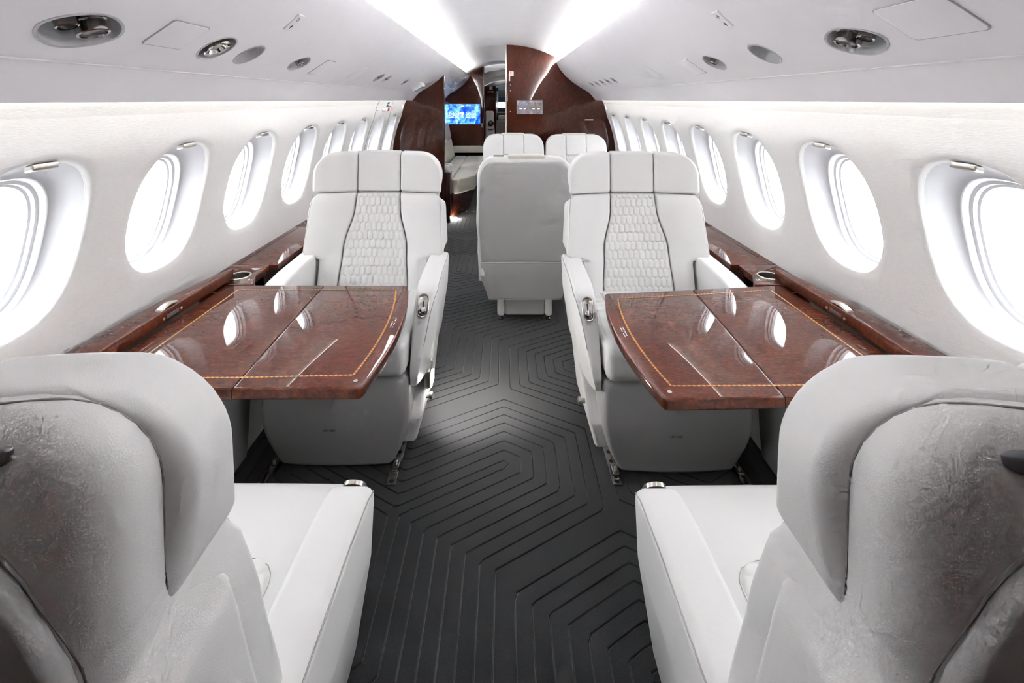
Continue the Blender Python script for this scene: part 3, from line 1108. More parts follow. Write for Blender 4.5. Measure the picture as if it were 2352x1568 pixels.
        fr = rcube('side_fairing', (0, 0.045, 0), (0.08, 0.42, 1), 0.02, 'white_leather', R, (3, 8, 5), 3,
                   fn=lambda x, y, z, sx=sx: ff(x, y, min(1, max(0, z)), sx))
        if sx == aisle and front:
            kn = lathe('release_knob', [(0.009, 0), (0.009, 0.012), (0.013, 0.014), (0.013, 0.024), (0.008, 0.027)], 'nickel', fr, 14,
                  frame_of((sx * 0.300, 0.135, 0.185), (0, 1, 0), (0, 0, 1), (sx, 0, 0)))
            if lit:
                hs = rcube('courtesy_lamp_housing', (0.292, 0.12, 0.215), (0.318, 0.20, 0.285), 0.008, 'nickel', fr, (1, 2, 2), 2,
                      fn=lambda x, y, z: (sx * x, y, z))
                rcube('courtesy_lamp_lens', (0.315, 0.128, 0.218), (0.3225, 0.192, 0.255), 0.003, 'lamp', hs, (1, 2, 2), 2, fn=lambda x, y, z: (sx * x, y, z))
    return R

def lamp_spot(parent, loc, rot, energy, size, blend=0.8):
    l = bpy.data.lights.new('lamp_light', 'SPOT'); l.energy = energy; l.spot_size = radians(size); l.spot_blend = blend
    l.shadow_soft_size = 0.02; l.color = (1.0, 0.97, 0.93)
    o = bpy.data.objects.new('lamp_light', l); o.location = loc; o.rotation_euler = rot
    COL.objects.link(o); o.parent = parent
    return o

lit_chair = club_chair('club_chair', (-0.596, 1.680, 0), 0, 1, 'white quilted club chair with a lit courtesy lamp, facing aft', 'club chairs around the folding tables', True, True)
club_chair('club_chair', (0.601, 1.650, 0), 0, -1, 'white quilted club chair facing aft just behind the double seat', 'club chairs around the folding tables', True)
club_chair('club_chair', (-0.585, 1.067, 0), pi, -1, 'club chair seen from behind, across the aisle from the double seats', 'club chairs around the folding tables', False)
club_chair('club_chair', (0.585, 1.062, 0), pi, 1, 'club chair seen from behind, on the double seats side of the aisle', 'club chairs around the folding tables', False)

lamp_spot(lit_chair, (0.331, 0.165, 0.236), Vector((0.10, 0.16, -0.22)).to_track_quat('-Z', 'Y').to_euler(), 7.0, 100, 1.0)

# ================================================================== double seats of the dining group
def dining_seat(name, loc, rz, label, top=0.985, detail=True):
    R = empty(name, loc, rz, label, 'seat', 'paired dining seats')
    hw = 0.272
    def wid(z):
        wv = smooth_tab([(0.0, 0.20), (0.14, 0.215), (0.30, 0.262), (0.48, 0.275), (0.60, 0.284), (0.75, 0.281), (1.2, 0.262)], z)
        rc = 0.10
        if z > top - rc:
            q = min(1, (z - (top - rc)) / rc)
            wv = wv - rc + rc * sqrt(max(0, 1 - q * q))
        return wv
    yb = lambda z: 0.46 + 0.16 * (z - 0.45)            # front face
    zl = list(np.linspace(0.15, top - 0.1, 22)) + [top - 0.1 + 0.1 * sin(pi / 2 * i / 9) for i in range(1, 9)] + [top - 0.0006]
    rings = []
    for z in zl:
        e = max(0, (z - (top - 0.03)) / 0.03)
        k = 0.02 * (1 - sqrt(max(0, 1 - e * e)))
        yf = max(0.44, yb(z)) + 0.03
        rings.append(rr_section(wid(z), yf + k, 0.655 - k, 0.02, 0.022, z, 4))
    sh = loft('back_border', rings, 'white_leather', R, True, True, 50)
    # grey rear panel and its lower apron
    def fp(x, y, z):
        wv = wid(min(z + 0.018, top - 0.012)) - 0.016
        return (x * wv, 0.649 + y, z)
    rcube('rear_panel', (-1, 0, 0.372), (1, 0.016, top - 0.030), 0.008, 'grey_leather', sh, (10, 1, 26), 3, fp)
    rcube('rear_apron', (-1, 0, 0.155), (1, 0.016, 0.366), 0.008, 'grey_leather', sh, (10, 1, 8), 3, lambda x, y, z: (x * (wid(z) - 0.006), 0.648 + y, z))
    tube('apron_piping', [(x, 0.664, 0.369) for x in np.linspace(-0.255, 0.255, 8)], 0.0025, 'placard_white', sh, 5)
    # raised pad on the top edge and a small switch
    rcube('top_pad', (-0.115, 0.56, top - 0.012), (0.10, 0.652, top + 0.010), 0.008, 'cream_leather', R, (2, 2, 1), 3)
    sw = rcube('top_buckle', (0.125, 0.60, top - 0.004), (0.185, 0.625, top + 0.006), 0.003, 'gunmetal', R, (1, 1, 1), 2)
    # front: bolsters, centre pad, quilting
    ff = lambda x, z: yb(z) - 0.02 * (min(1.2, abs(x) / hw)) ** 2.4 + 0.02
    cw = lambda z: 0.092
    for sx in (-1, 1):
        def fb(x, y, z, sx=sx):
            wv = wid(z); c = cw(z) + 0.001
            xx = c + (x / 0.17) * (wv - c)
            return (sx * xx, ff(xx, z) + y, z)
        rcube('side_bolster', (0, 0, 0.42), (0.17, 0.07, top + 0.002), 0.014, 'white_leather', R, (6, 2, 18), 3, fb)
    rcube('centre_pad', (-cw(0) + 0.001, 0, top - 0.185), (cw(0) - 0.001, 0.08, top + 0.012), 0.012, 'white_leather', R, (4, 2, 5), 3, lambda x, y, z: (x, ff(x, z) - 0.004 + y, z))
    if detail:
        quilt_back(R, 0.45, top - 0.188, 60, 110, None, cw, ff)
    # seat, arms, pedestal
    rcube('seat_cushion', (-0.235, -0.02, 0.32), (0.235, 0.50, 0.45), 0.03, 'white_leather', R, (5, 5, 2), 3, None, (0, 0.01, 0.012))
    rcube('seat_pan', (-0.225, 0.02, 0.15), (0.225, 0.60, 0.325), 0.02, 'grey_leather', R, (3, 3, 3), 3)
    for sx in (-1, 1):
        rcube('armrest', (0.236, 0.05, 0.285), (0.279, 0.60, 0.585), 0.02, 'white_leather', R, (2, 5, 4), 3,
              fn=lambda x, y, z, sx=sx: (sx * (x - 0.012 * max(0, (0.45 - z) / 0.17)), y + 0.055 * max(0, (y - 0.05) / 0.55) * max(0, 1 - (z - 0.285) / 0.3) * 1.4, z - (0.11 if z > 0.45 else 0) * max(0, (y - 0.45) / 0.15)))
        rcube('arm_bracket', (0.215, 0.30, 0.235), (0.272, 0.60, 0.30), 0.008, 'white_leather', R, (1, 1, 1), 2, fn=lambda x, y, z, sx=sx: (sx * x, y, z))
    pd = rcube('pedestal', (-0.118, 0.10, 0.035), (0.118, 0.60, 0.155), 0.015, 'grey_leather', R, (3, 3, 1), 3)
    for sx in (-1, 1):
        rcube('pedestal_end', (sx * 0.118 - 0.045 * (sx < 0), 0.09, 0.032), (sx * 0.118 + 0.045 * (sx > 0), 0.61, 0.158), 0.018, 'white_leather', pd, (1, 3, 1), 3)
        for yy in (0.12, 0.57):
            lathe('track_foot', [(0.014, 0.0), (0.014, 0.008), (0.006, 0.012), (0.006, 0.036)], 'chrome', pd, 12, Matrix.Translation((sx * 0.138, yy, 0)))
    return R

dining_seat('dining_seat', (0.122, 3.42, 0), pi, 'grey-backed dining seat seen from behind, standing nearest the aisle floor', 0.975)
dining_seat('dining_seat', (0.086, 3.86, 0), 0, 'white dining seat facing aft on the doorway side of its pair', 0.985)
dining_seat('dining_seat', (0.662, 3.86, 0), 0, 'white dining seat facing aft beside the window wall', 0.982)

# ================================================================== folding tables
TZ = 0.600
def resample(pts, step):
    pts = [Vector(p) for p in pts]
    out = [pts[0]]
    acc = 0.0
    for a, b in zip(pts, pts[1:]):
        L = (b - a).length
        d = step - acc
        while d <= L:
            out.append(a + (b - a) * (d / L)); d += step
        acc = L - (d - step)
    return out
def inlay(parent, pts, s, width=0.0055, step=0.0062):
    P = resample(pts, step)
    verts, faces, fm = [], [], []
    for i, p in enumerate(P):
        t = (P[min(i + 1, len(P) - 1)] - P[max(i - 1, 0)]).normalized()
        nn = Vector((-t.y, t.x)) * width / 2
        verts += [(s * (p.x + nn.x), p.y + nn.y, TZ + 0.0004), (s * (p.x - nn.x), p.y - nn.y, TZ + 0.0004)]
    for i in range(len(P) - 1):
        faces.append([2 * i, 2 * i + 1, 2 * i + 3, 2 * i + 2]); fm.append(i % 2)
    o = mesh_obj('inlay_stringing', verts, faces, ['gold', 'gold_dark'], parent, 0, fmat=fm)
    return o

def folding_table(s, ab, af, mid, of, ob, hb, hf, label):
    """s side; ab/af aisle corners back and front, mid bow, of/ob outer corners, hb/hf hinge ends"""
    R = empty('folding_table', (0, 0, 0), 0, label, 'table', 'folding tables')
    # aisle edge as a quadratic bow
    def edge(t, off=0.0):
        y = ab[1] + (af[1] - ab[1]) * t
        x = ab[0] + (af[0] - ab[0]) * t - (4 * t * (1 - t)) * mid
        return (x + off, y)
    aisle = [edge(i / 24) for i in range(25)]
    leaf_in = [(hb[0] - 0.0012, hb[1])] + aisle + [(hf[0] - 0.0012, hf[1])]
    r = [0] + [0.035] + [0] * 23 + [0.045] + [0]
    pi_ = round_poly(leaf_in, r, 6)
    l1 = prism('table_leaf', pi_, TZ - 0.030, TZ, 'burl', R, 0.006, fn=lambda x, y, z: (s * x, y, z), smooth=30)
    l2 = prism('table_leaf', [(hb[0] + 0.0012, hb[1]), (hf[0] + 0.0012, hf[1]), of, ob], TZ - 0.030, TZ, 'burl', R, 0.004, fn=lambda x, y, z: (s * x, y, z), smooth=30)
    prism('hinge_strip', [(hb[0] - 0.004, hb[1] - 0.01), (hf[0] - 0.004, hf[1] + 0.01), (hf[0] + 0.004, hf[1] + 0.01), (hb[0] + 0.004, hb[1] - 0.01)], TZ - 0.028, TZ - 0.004, 'chrome', R, 0, fn=lambda x, y, z: (s * x, y, z), smooth=0)
    d = 0.046
    path = [(ob[0] - 0.07, ob[1] - d), (hb[0], hb[1] - d)]
    path += [edge(t, d) for t in np.linspace(0.075, 0.915, 30)]
    path += [(hf[0], hf[1] + d), (of[0] - 0.07, of[1] + d), (ob[0] - 0.07, ob[1] - d)]
    inlay(R, path, s)
    # two lines of fine print near the aisle edge, unreadable in the photograph
    verts, faces = [], []
    for row in range(2):
        n = 9 - row
        for i in range(n):
            if random.random() < 0.12: continue
            t = 0.42 + 0.0135 * i
            a = edge(t, 0.022 + row * 0.0075); b = edge(t + 0.0085, 0.022 + row * 0.0075)
            k = len(verts)
            for (q, dx) in ((a, 0), (b, 0), (b, 0.0036), (a, 0.0036)):
                verts.append((s * (q[0] + dx), q[1], TZ + 0.0005))
            faces.append([k, k + 1, k + 2, k + 3])
    mesh_obj('fine_print', verts, faces, 'placard_white', R, 0)
    for (px, py) in (edge(0.955, 0.028),):
        lathe('lock_button', [(0.0055, 0), (0.0055, 0.0012), (0.004, 0.0018)], 'nickel', R, 14, Matrix.Translation((s * px, py, TZ)))
    # support arm below
    rcube('support_arm', (0.55, 1.40, TZ - 0.065), (0.94, 1.50, TZ - 0.031), 0.008, 'gunmetal', R, (1, 1, 1), 2, fn=lambda x, y, z: (s * x, y, z))
    return R

folding_table(-1, (0.366, 1.822), (0.350, 1.172), 0.036, (1.058, 1.166), (1.058, 1.822), (0.684, 1.822), (0.666, 1.170),
              'glossy burl folding table before the chair with the lit courtesy lamp')
folding_table(1, (0.366, 1.745), (0.378, 1.128), 0.036, (1.058, 1.146), (1.058, 1.822), (0.700, 1.780), (0.668, 1.136),
              'glossy burl folding table on the double seats side of the aisle')

# ================================================================== side consoles
def side_console(s, label):
    R = empty('side_console', (s * 1.0, 2.0, 0), 0, label, 'console', 'wood side consoles')
    R.location = (0, 0, 0)
    mx = lambda x, y, z: (s * x, y, z)
    wallx = XW(0.6) - 0.002
    # ledge in lids
    blk = prism('console_block', round_poly([(0.958, 1.828), (wallx, 1.828), (wallx, 2.045), (1.0, 2.045), (0.998, 1.925), (0.968, 1.862)], [0.006, 0, 0, 0.004, 0.012, 0.012], 3), TZ - 0.03, TZ, 'burl', R, 0.003, fn=mx, smooth=30)
    c = lathe('cut', [(0.040, -0.08), (0.040, 0.03)], 'black', None, 32, Matrix.Translation((s * 1.062, 1.918, TZ)))
    md = blk.modifiers.new('b', 'BOOLEAN'); md.operation = 'DIFFERENCE'; md.object = c; md.solver = 'EXACT'
    dg = bpy.context.evaluated_depsgraph_get()
    me = bpy.data.meshes.new_from_object(blk.evaluated_get(dg)); blk.modifiers.clear()
    old = blk.data; blk.data = me; bpy.data.meshes.remove(old); bpy.data.objects.remove(c)
    while len(me.materials) > 1: me.materials.pop()
    lathe('cup_holder', [(0.034, -0.07), (0.0385, -0.068), (0.0385, 0.001), (0.041, 0.0026), (0.0450, 0.0022), (0.0455, 0.0)], 'nickel', R, 36, Matrix.Translation((s * 1.062, 1.918, TZ)), 35, 'start')
    lathe('cup_holder_bottom', [(0.0005, -0.0665), (0.036, -0.066)], 'gunmetal', R, 24, Matrix.Translation((s * 1.062, 1.918, TZ)))
    y = 2.048
    for L in (0.62, 0.60, 0.60, 0.60, 0.50):
        prism('console_lid', [(0.968, y), (wallx - 0.030, y), (wallx - 0.030, y + L), (0.968, y + L)], TZ - 0.022, TZ, 'burl', R, 0.003, fn=mx, smooth=30)
        prism('console_rail', [(wallx - 0.028, y), (wallx, y), (wallx, y + L), (wallx - 0.028, y + L)], TZ - 0.022, TZ - 0.0005, 'burl', R, 0.002, fn=mx, smooth=30)
        y += L + 0.003
    y_end = y
    box('console_front', (1.000, 2.0, 0.30), (1.012, y_end, TZ - 0.022), 'dark_wood', R, 0.002, fn=mx)
    rcube('lower_panel', (0.966, 2.05, 0.0), (0.994, y_end, 0.33), 0.02, 'grey_leather', R, (1, 4, 3), 3, fn=mx)
    # table bay: leather front and wood floor of the bay
    def fl(x, y, z):
        k = max(0, (0.25 - z) / 0.25)
        return (s * (x - 0.02 * k ** 2), y - 0.07 * k ** 2 * max(0, (y - 1.2) / 0.62), z)
    rcube('bay_panel', (0.952, 0.1, 0.0), (0.995, 1.815, 0.555), 0.03, 'grey_leather', R, (2, 8, 8), 3, fn=fl)
    box('bay_floor', (1.0, 0.1, 0.555), (wallx, 1.826, TZ - 0.031), 'dark_wood', R, 0.002, fn=mx)
    # table bay lid, standing slightly above the table, with a swept tip
    pts = [(1.070, 0.15), (wallx - 0.004, 0.15), (wallx - 0.004, 1.10), (1.150, 1.40), (1.138, 1.58), (1.118, 1.72), (1.096, 1.83), (1.078, 1.888), (1.068, 1.890), (1.066, 1.80), (1.068, 1.40)]
    lid = prism('bay_lid', pts[::1], TZ + 0.001, TZ + 0.040, 'burl', R, 0.004, fn=mx, smooth=30)
    rcube('lid_pull', (1.074, 1.50, TZ + 0.040), (1.098, 1.585, TZ + 0.052), 0.006, 'nickel', lid, (2, 4, 1), 3,
          fn=lambda x, y, z: (s * x, y, z - 0.010 * ((y - 1.5425) / 0.0425) ** 2 * (z > TZ + 0.042)))
    pl = rcube('lid_lock', (1.0655, 1.515, TZ + 0.012), (1.068, 1.570, TZ + 0.024), 0.001, 'gunmetal', lid, (1, 1, 1), 2, fn=mx)
    for yy in (1.502, 1.583):
        lathe('lock_screw', [(0.0045, 0), (0.0045, 0.002), (0.002, 0.0028)], 'nickel', lid, 10, frame_of((s * 1.0675, yy, TZ + 0.018), (0, 1, 0), (0, 0, 1), (-s, 0, 0)))
    # small print beside the cup holder
    verts, faces = [], []
    for i, (dx, L) in enumerate(((0, 0.010), (0.006, 0.006), (0.012, 0.014))):
        k = len(verts)
        for (a, b) in ((0, 0), (0.004, 0), (0.004, L), (0, L)):
            verts.append((s * (0.986 + dx + a), 1.868 + b, TZ + 0.0006))
        faces.append([k, k + 1, k + 2, k + 3])
    mesh_obj('cup_print', verts, faces, 'placard_white', R, 0)
    return R
side_console(-1, 'burl wood side console with cup holder along the divan side wall')
side_console(1, 'burl wood side console with cup holder along the double seats side wall')

# seat tracks let into the floor
tn = 0
for x, lab in ((-0.385, 'under the chair with the lit courtesy lamp'), (0.385, 'under the chair just behind the double seat'),
               (-0.825, 'by the divan side console'), (0.825, 'by the double seats side console')):
    o = box('seat_track', (x - 0.016, 1.62, -0.004), (x + 0.016, 2.28, 0.004), 'chrome', None, 0.001)
    tag(o, 'slotted metal seat track ' + lab, 'seat track', 'seat tracks')
    for i in range(14):
        lathe('track_hole', [(0.0075, 0.0), (0.0075, 0.0006)], 'black', o, 12, Matrix.Translation((x, 1.635 + 0.045 * i, 0.0039)))

# ================================================================== overhead fittings
def pod(side, y, x, a, b, p, kind, label):
    nm = {'double': 'reading_light_pod', 'light': 'reading_light', 'blank': 'speaker_recess', 'gasper': 'air_gasper'}[kind]
    cat = {'double': 'reading light', 'light': 'reading light', 'blank': 'recess', 'gasper': 'air vent'}[kind]
    pos, e1, e2, nrm = pan_frame(side, x, y)
    fr = frame_of(pos, e1, e2, nrm)
    n = 32
    def ring(k, d):
        out = []
        for i in range(n):
            t = 2 * pi * i / n
            c, s_ = cos(t), sin(t)
            out.append((k * a * abs(c) ** (2 / p) * (1 if c >= 0 else -1), k * b * abs(s_) ** (2 / p) * (1 if s_ >= 0 else -1), d))
        return out
    sh = 0.030 if kind != 'light' else 0.012
    rings = [ring(1.10, -0.0005), ring(1.09, 0.0015), ring(1.0, 0.0012), ring(0.975, -0.004), ring(0.965, -0.016)]
    rings += [ring(0.955 * cos(pi / 2 * q), -0.017 - sh * sin(pi / 2 * q)) for q in (0.0, 0.2, 0.4, 0.6, 0.8, 0.97)]
    o = loft(nm, rings, 'reveal', None, True, 'end', 40, fn=lambda x, y, z: tuple(fr @ Vector((x, y, z))))
    tag(o, label, cat, 'overhead fittings')
    def nozzle(u, v, r, L, tilt=0.0, lens=False):
        ax = (nrm * 0.8 + Vector((0, 0, -0.45)) + e1 * tilt).normalized()
        ex = ax.orthogonal().normalized(); ey = ax.cross(ex)
        q = pos + e1 * u + e2 * v - nrm * (0.017 + sh * 0.9)
        nz = lathe('nozzle', [(r * 1.18, 0), (r * 1.18, L * 0.55), (r, L * 0.58), (r, L), (r * 0.82, L + 0.001), (r * 0.78, L - 0.006)], 'chrome', o, 24, frame_of(q, ex, ey, ax))
        lathe('nozzle_core', [(r * 0.80, L - 0.007), (r * 0.78, L - 0.005), (0.0005, L - 0.0045)], 'glass' if False else ('gunmetal' if lens else 'black'), nz, 20, frame_of(q, ex, ey, ax))
    if kind == 'double':
        nozzle(0.020, -0.012, 0.027, 0.050, 0.0, True)
        nozzle(-0.036, -0.014, 0.018, 0.046, 0.0)
    elif kind == 'gasper':
        r = 0.015 if a > 0.05 else 0.011
        nozzle(0.004, -0.010, r, 0.048)
        if a > 0.05: nozzle(-0.022, -0.024, r * 0.8, 0.026)
    elif kind == 'light':
        ex, ey = e1, e2
        l = lathe('bezel', [(0.036, -0.014), (0.036, 0.002), (0.034, 0.004), (0.026, 0.002), (0.020, -0.008)], 'chrome', o, 32, fr)
        lathe('lens', [(0.021, -0.010), (0.0205, -0.007), (0.012, -0.003), (0.001, -0.002)], 'nickel', l, 24, fr)
    return o
POD_LABELS = {'double': 'recessed twin reading lamp pod in the overhead panel ', 'light': 'round metal-rimmed reading lamp in the overhead panel ',
              'blank': 'empty round recess in the overhead panel ', 'gasper': 'recessed air nozzle in the overhead panel '}
for (sd, y, x, a, b, p, kind) in PODS:
    wh = 'over the divan side table' if sd < 0 else 'over the double seats side table'
    if kind == 'gasper' and y > 2.5:
        wh = 'in the cluster near the exit sign' if sd < 0 else 'in the row of five near the tall bulkhead'
    lab = POD_LABELS[kind] + wh
    if kind == 'gasper' and y > 2.5:
        lab = {3.00: 'slim air nozzle farthest from the exit sign in its cluster of three', 3.19: 'air nozzle in the middle of the cluster before the exit sign',
               3.78: 'dark air nozzle right beside the exit sign', 3.42: 'air nozzle at the speaker grille end of the row of five',
               3.62: 'second air nozzle from the speaker grille end in the row of five', 3.83: 'middle air nozzle in the row of five before the tall bulkhead',
               4.05: 'second air nozzle from the tall bulkhead in the row of five', 4.28: 'air nozzle nearest the tall bulkhead in the row of five'}[y]
    pod(sd, y, x, a, b, p, kind, lab)

def panel_plate(name, side, x, y, a, b, r, label, cat, mat='ceiling', d=0.0016, skew=0.0):
    pos, e1, e2, nrm = pan_frame(side, x, y)
    fr = frame_of(pos, e1, e2, nrm)
    gap = prism(name, round_poly([(-a - 0.0022, -b - 0.0022), (a + 0.0022, -b - 0.0022), (a + 0.0022, b + 0.0022), (-a - 0.0022, b + 0.0022)], r, 5), -0.01, 0.0006, 'pale_seam' if mat == 'ceiling' else mat, None, 0.0,
                fn=lambda u, v, z: tuple(fr @ Vector((u, v, z + sag(side, x, v)))), smooth=30)
    prism('cover', round_poly([(-a, -b), (a, -b), (a, b), (-a, b)], r, 5), -0.008, d, mat, gap, 0.0006,
          fn=lambda u, v, z: tuple(fr @ Vector((u, v, z + sag(side, x, v)))), smooth=30)
    return tag(gap, label, cat, 'overhead fittings')
def sag(side, x, v):
    return 0.0012
panel_plate('access_panel', -1, 0.765, 1.122, 0.062, 0.045, 0.008, 'flush square access panel beside the round metal-rimmed lamp', 'panel')
panel_plate('access_panel', 1, 0.770, 0.872, 0.075, 0.052, 0.012, 'flush rounded access panel beside the twin lamp pod, double seats side', 'panel')
panel_plate('access_panel', -1, 0.785, 2.06, 0.045, 0.05, 0.003, 'small flush access panel past the air nozzle on the divan side', 'panel')
panel_plate('access_panel', 1, 0.785, 2.00, 0.045, 0.05, 0.003, 'small flush access panel past the air nozzle, double seats side', 'panel')
panel_plate('speaker_grille', -1, 0.782, 2.56, 0.055, 0.052, 0.035, 'flat pale oval speaker grille in the divan side overhead panel', 'speaker', 'placard_white')
panel_plate('speaker_grille', 1, 0.782, 2.50, 0.055, 0.052, 0.035, 'flat pale oval speaker grille in the double seats side overhead panel', 'speaker', 'placard_white')
# lit ordinance signs
def ordinance_sign(side, x, y, label, sc=1.0):
    pos, e1, e2, nrm = pan_frame(side, x, y)
    fr = frame_of(pos, e1, e2, nrm)
    g = lambda u, v, z: tuple(fr @ Vector((u, v, z)))
    o = rcube('ordinance_sign', (-0.020 * sc, -0.034 * sc, -0.004), (0.020 * sc, 0.034 * sc, 0.004), 0.003, 'plastic_white', None, (1, 2, 1), 2, fn=g)
    tag(o, label, 'sign', 'overhead signs')
    def ringp(cu, cv, r):
        n = 16; vs = []; fs = []
        for i in range(n):
            a_ = 2 * pi * i / n
            for rr in (r, r * 0.78):
                vs.append(g(cu + rr * cos(a_), cv + rr * sin(a_), 0.0043))
        for i in range(n):
            k = (i + 1) % n
            fs.append([2 * i, 2 * k, 2 * k + 1, 2 * i + 1])
        mesh_obj('no_smoking_ring', vs, fs, 'ink', o, 0)
    ringp(0, -0.015 * sc, 0.007 * sc)
    box('no_smoking_bar', (-0.006 * sc, -0.0162 * sc, 0.0040), (0.006 * sc, -0.0138 * sc, 0.0044), 'ink', o, 0.0001, fn=g)
    box('belt_mark', (-0.0018 * sc, 0.008 * sc, 0.0040), (0.0018 * sc, 0.024 * sc, 0.0044), 'ink', o, 0.0001, fn=g)
    box('belt_buckle', (-0.0055 * sc, 0.013 * sc, 0.0040), (0.0055 * sc, 0.018 * sc, 0.0044), 'ink', o, 0.0001, fn=g)
ordinance_sign(1, 0.652, 1.43, 'small no-smoking and seat belt sign high on the double seats side panel')
ordinance_sign(-1, 0.652, 1.485, 'small raised sign high on the divan side panel')
ordinance_sign(1, 0.652, 3.85, 'tiny sign above the row of five air nozzles', 0.6)
ordinance_sign(-1, 0.652, 3.80, 'tiny sign above the exit sign', 0.6)

# exit sign box near the partition
pos, e1, e2, nrm = pan_frame(-1, 0.80, 4.42)
fr = frame_of(pos, e1, e2, nrm)
g = lambda u, v, z: tuple(fr @ Vector((u, v, z)))
ex = rcube('exit_sign', (-0.10, -0.055, -0.01), (0.10, 0.055, 0.035), 0.012, 'plastic_white', None, (2, 2, 1), 3, fn=lambda u, v, z: g(u * (1 - 2.5 * max(0, z)), v * (1 - 2.5 * max(0, z)), z))
tag(ex, 'white exit sign with teal lettering beside the wood partition', 'sign')
for (u0, u1, v0, v1) in ((-0.080, 0.080, -0.040, -0.030), (-0.080, 0.080, 0.030, 0.040), (-0.080, -0.070, -0.03, 0.03), (0.070, 0.080, -0.03, 0.03)):
    box('sign_border', (u0, v0, 0.0345), (u1, v1, 0.0358), 'placard_teal', ex, 0.0003, fn=g)
text_mesh('exit_lettering', 'EXIT', 0.055, 'placard_teal', ex, frame_of(pos + nrm * 0.0362, e1 * 1, e2 * -1, nrm) if False else frame_of(pos + nrm * 0.0362, -e2 * 0 + e1, -(nrm.cross(e1)) * -1, nrm))

# emergency exit placards and handle on the divan side wall
def wall_plate(name, side, y, z, a, b, mat, label, cat, d=0.0015, lean=0.0, group=None):
    o = rcube(name, (-d * 2, -a, -b), (d, a, b), d * 0.6, mat, None, (1, 1, 2), 1,
              fn=lambda u, v, t: (side * (XW(z + t) - u * 1.0 - 0.0002), y + v + lean * t, z + t))
    return tag(o, label, cat, group)
pl = wall_plate('exit_placard', -1, 4.30, 1.262, 0.035, 0.022, 'placard_teal', 'small teal exit placard above the emergency handle', 'placard', group='exit placards')
box('placard_line', (XW(1.262) - 0.004, 4.275, 1.259), (XW(1.262) - 0.0016, 4.325, 1.265), 'placard_white', pl, 0.0003, fn=lambda x, y, z: (-x, y, z))
pl = wall_plate('warning_placard', -1, 4.385, 1.226, 0.035, 0.024, 'placard_red', 'small red and white warning placard by the emergency handle', 'placard', group='exit placards')
for zz in (1.219, 1.233):
    box('placard_line', (XW(zz) - 0.004, 4.36, zz - 0.003), (XW(zz) - 0.0016, 4.41, zz + 0.003), 'placard_white', pl, 0.0003, fn=lambda x, y, z: (-x, y, z))
pl = wall_plate('instruction_placard', -1, 4.54, 1.225, 0.03, 0.022, 'placard_white', 'pale instruction placard beside the red warning placard', 'placard', group='exit placards')
box('placard_line', (XW(1.225) - 0.004, 4.52, 1.222), (XW(1.225) - 0.0016, 4.56, 1.227), 'placard_red', pl, 0.0003, fn=lambda x, y, z: (-x, y, z))
pl = wall_plate('long_placard', -1, 3.98, 1.215, 0.055, 0.009, 'placard_white', 'long thin white placard with red print near the exit window', 'placard', group='exit placards')
box('placard_line', (XW(1.215) - 0.004, 3.94, 1.213), (XW(1.215) - 0.0016, 4.02, 1.217), 'placard_red', pl, 0.0003, fn=lambda x, y, z: (-x, y, z))
eh = rcube('emergency_handle', (-0.03, -0.03, -0.014), (0.0, 0.03, 0.014), 0.009, 'plastic_white', None, (1, 2, 1), 3, fn=lambda u, v, t: (-(XW(1.215) + u), 4.18 + v, 1.215 + t))
tag(eh, 'white pull handle above the emergency exit window', 'handle')
# panel joints of the exit hatch
for yy in (3.94, 4.47):
    o = rcube('trim_5' if yy < 4 else 'trim_6', (0, yy - 0.004, 0.60), (1, yy + 0.004, 1.30), 0.001, 'reveal', None, (1, 1, 16), 1,
              fn=lambda x, y, z: (-(XW(z) + 0.003 - 0.006 * x), y + 0.12 * (1.0 - z) * 0.0, z))
    tag(o, 'joint strip beside the emergency exit window', 'trim', kind='structure')

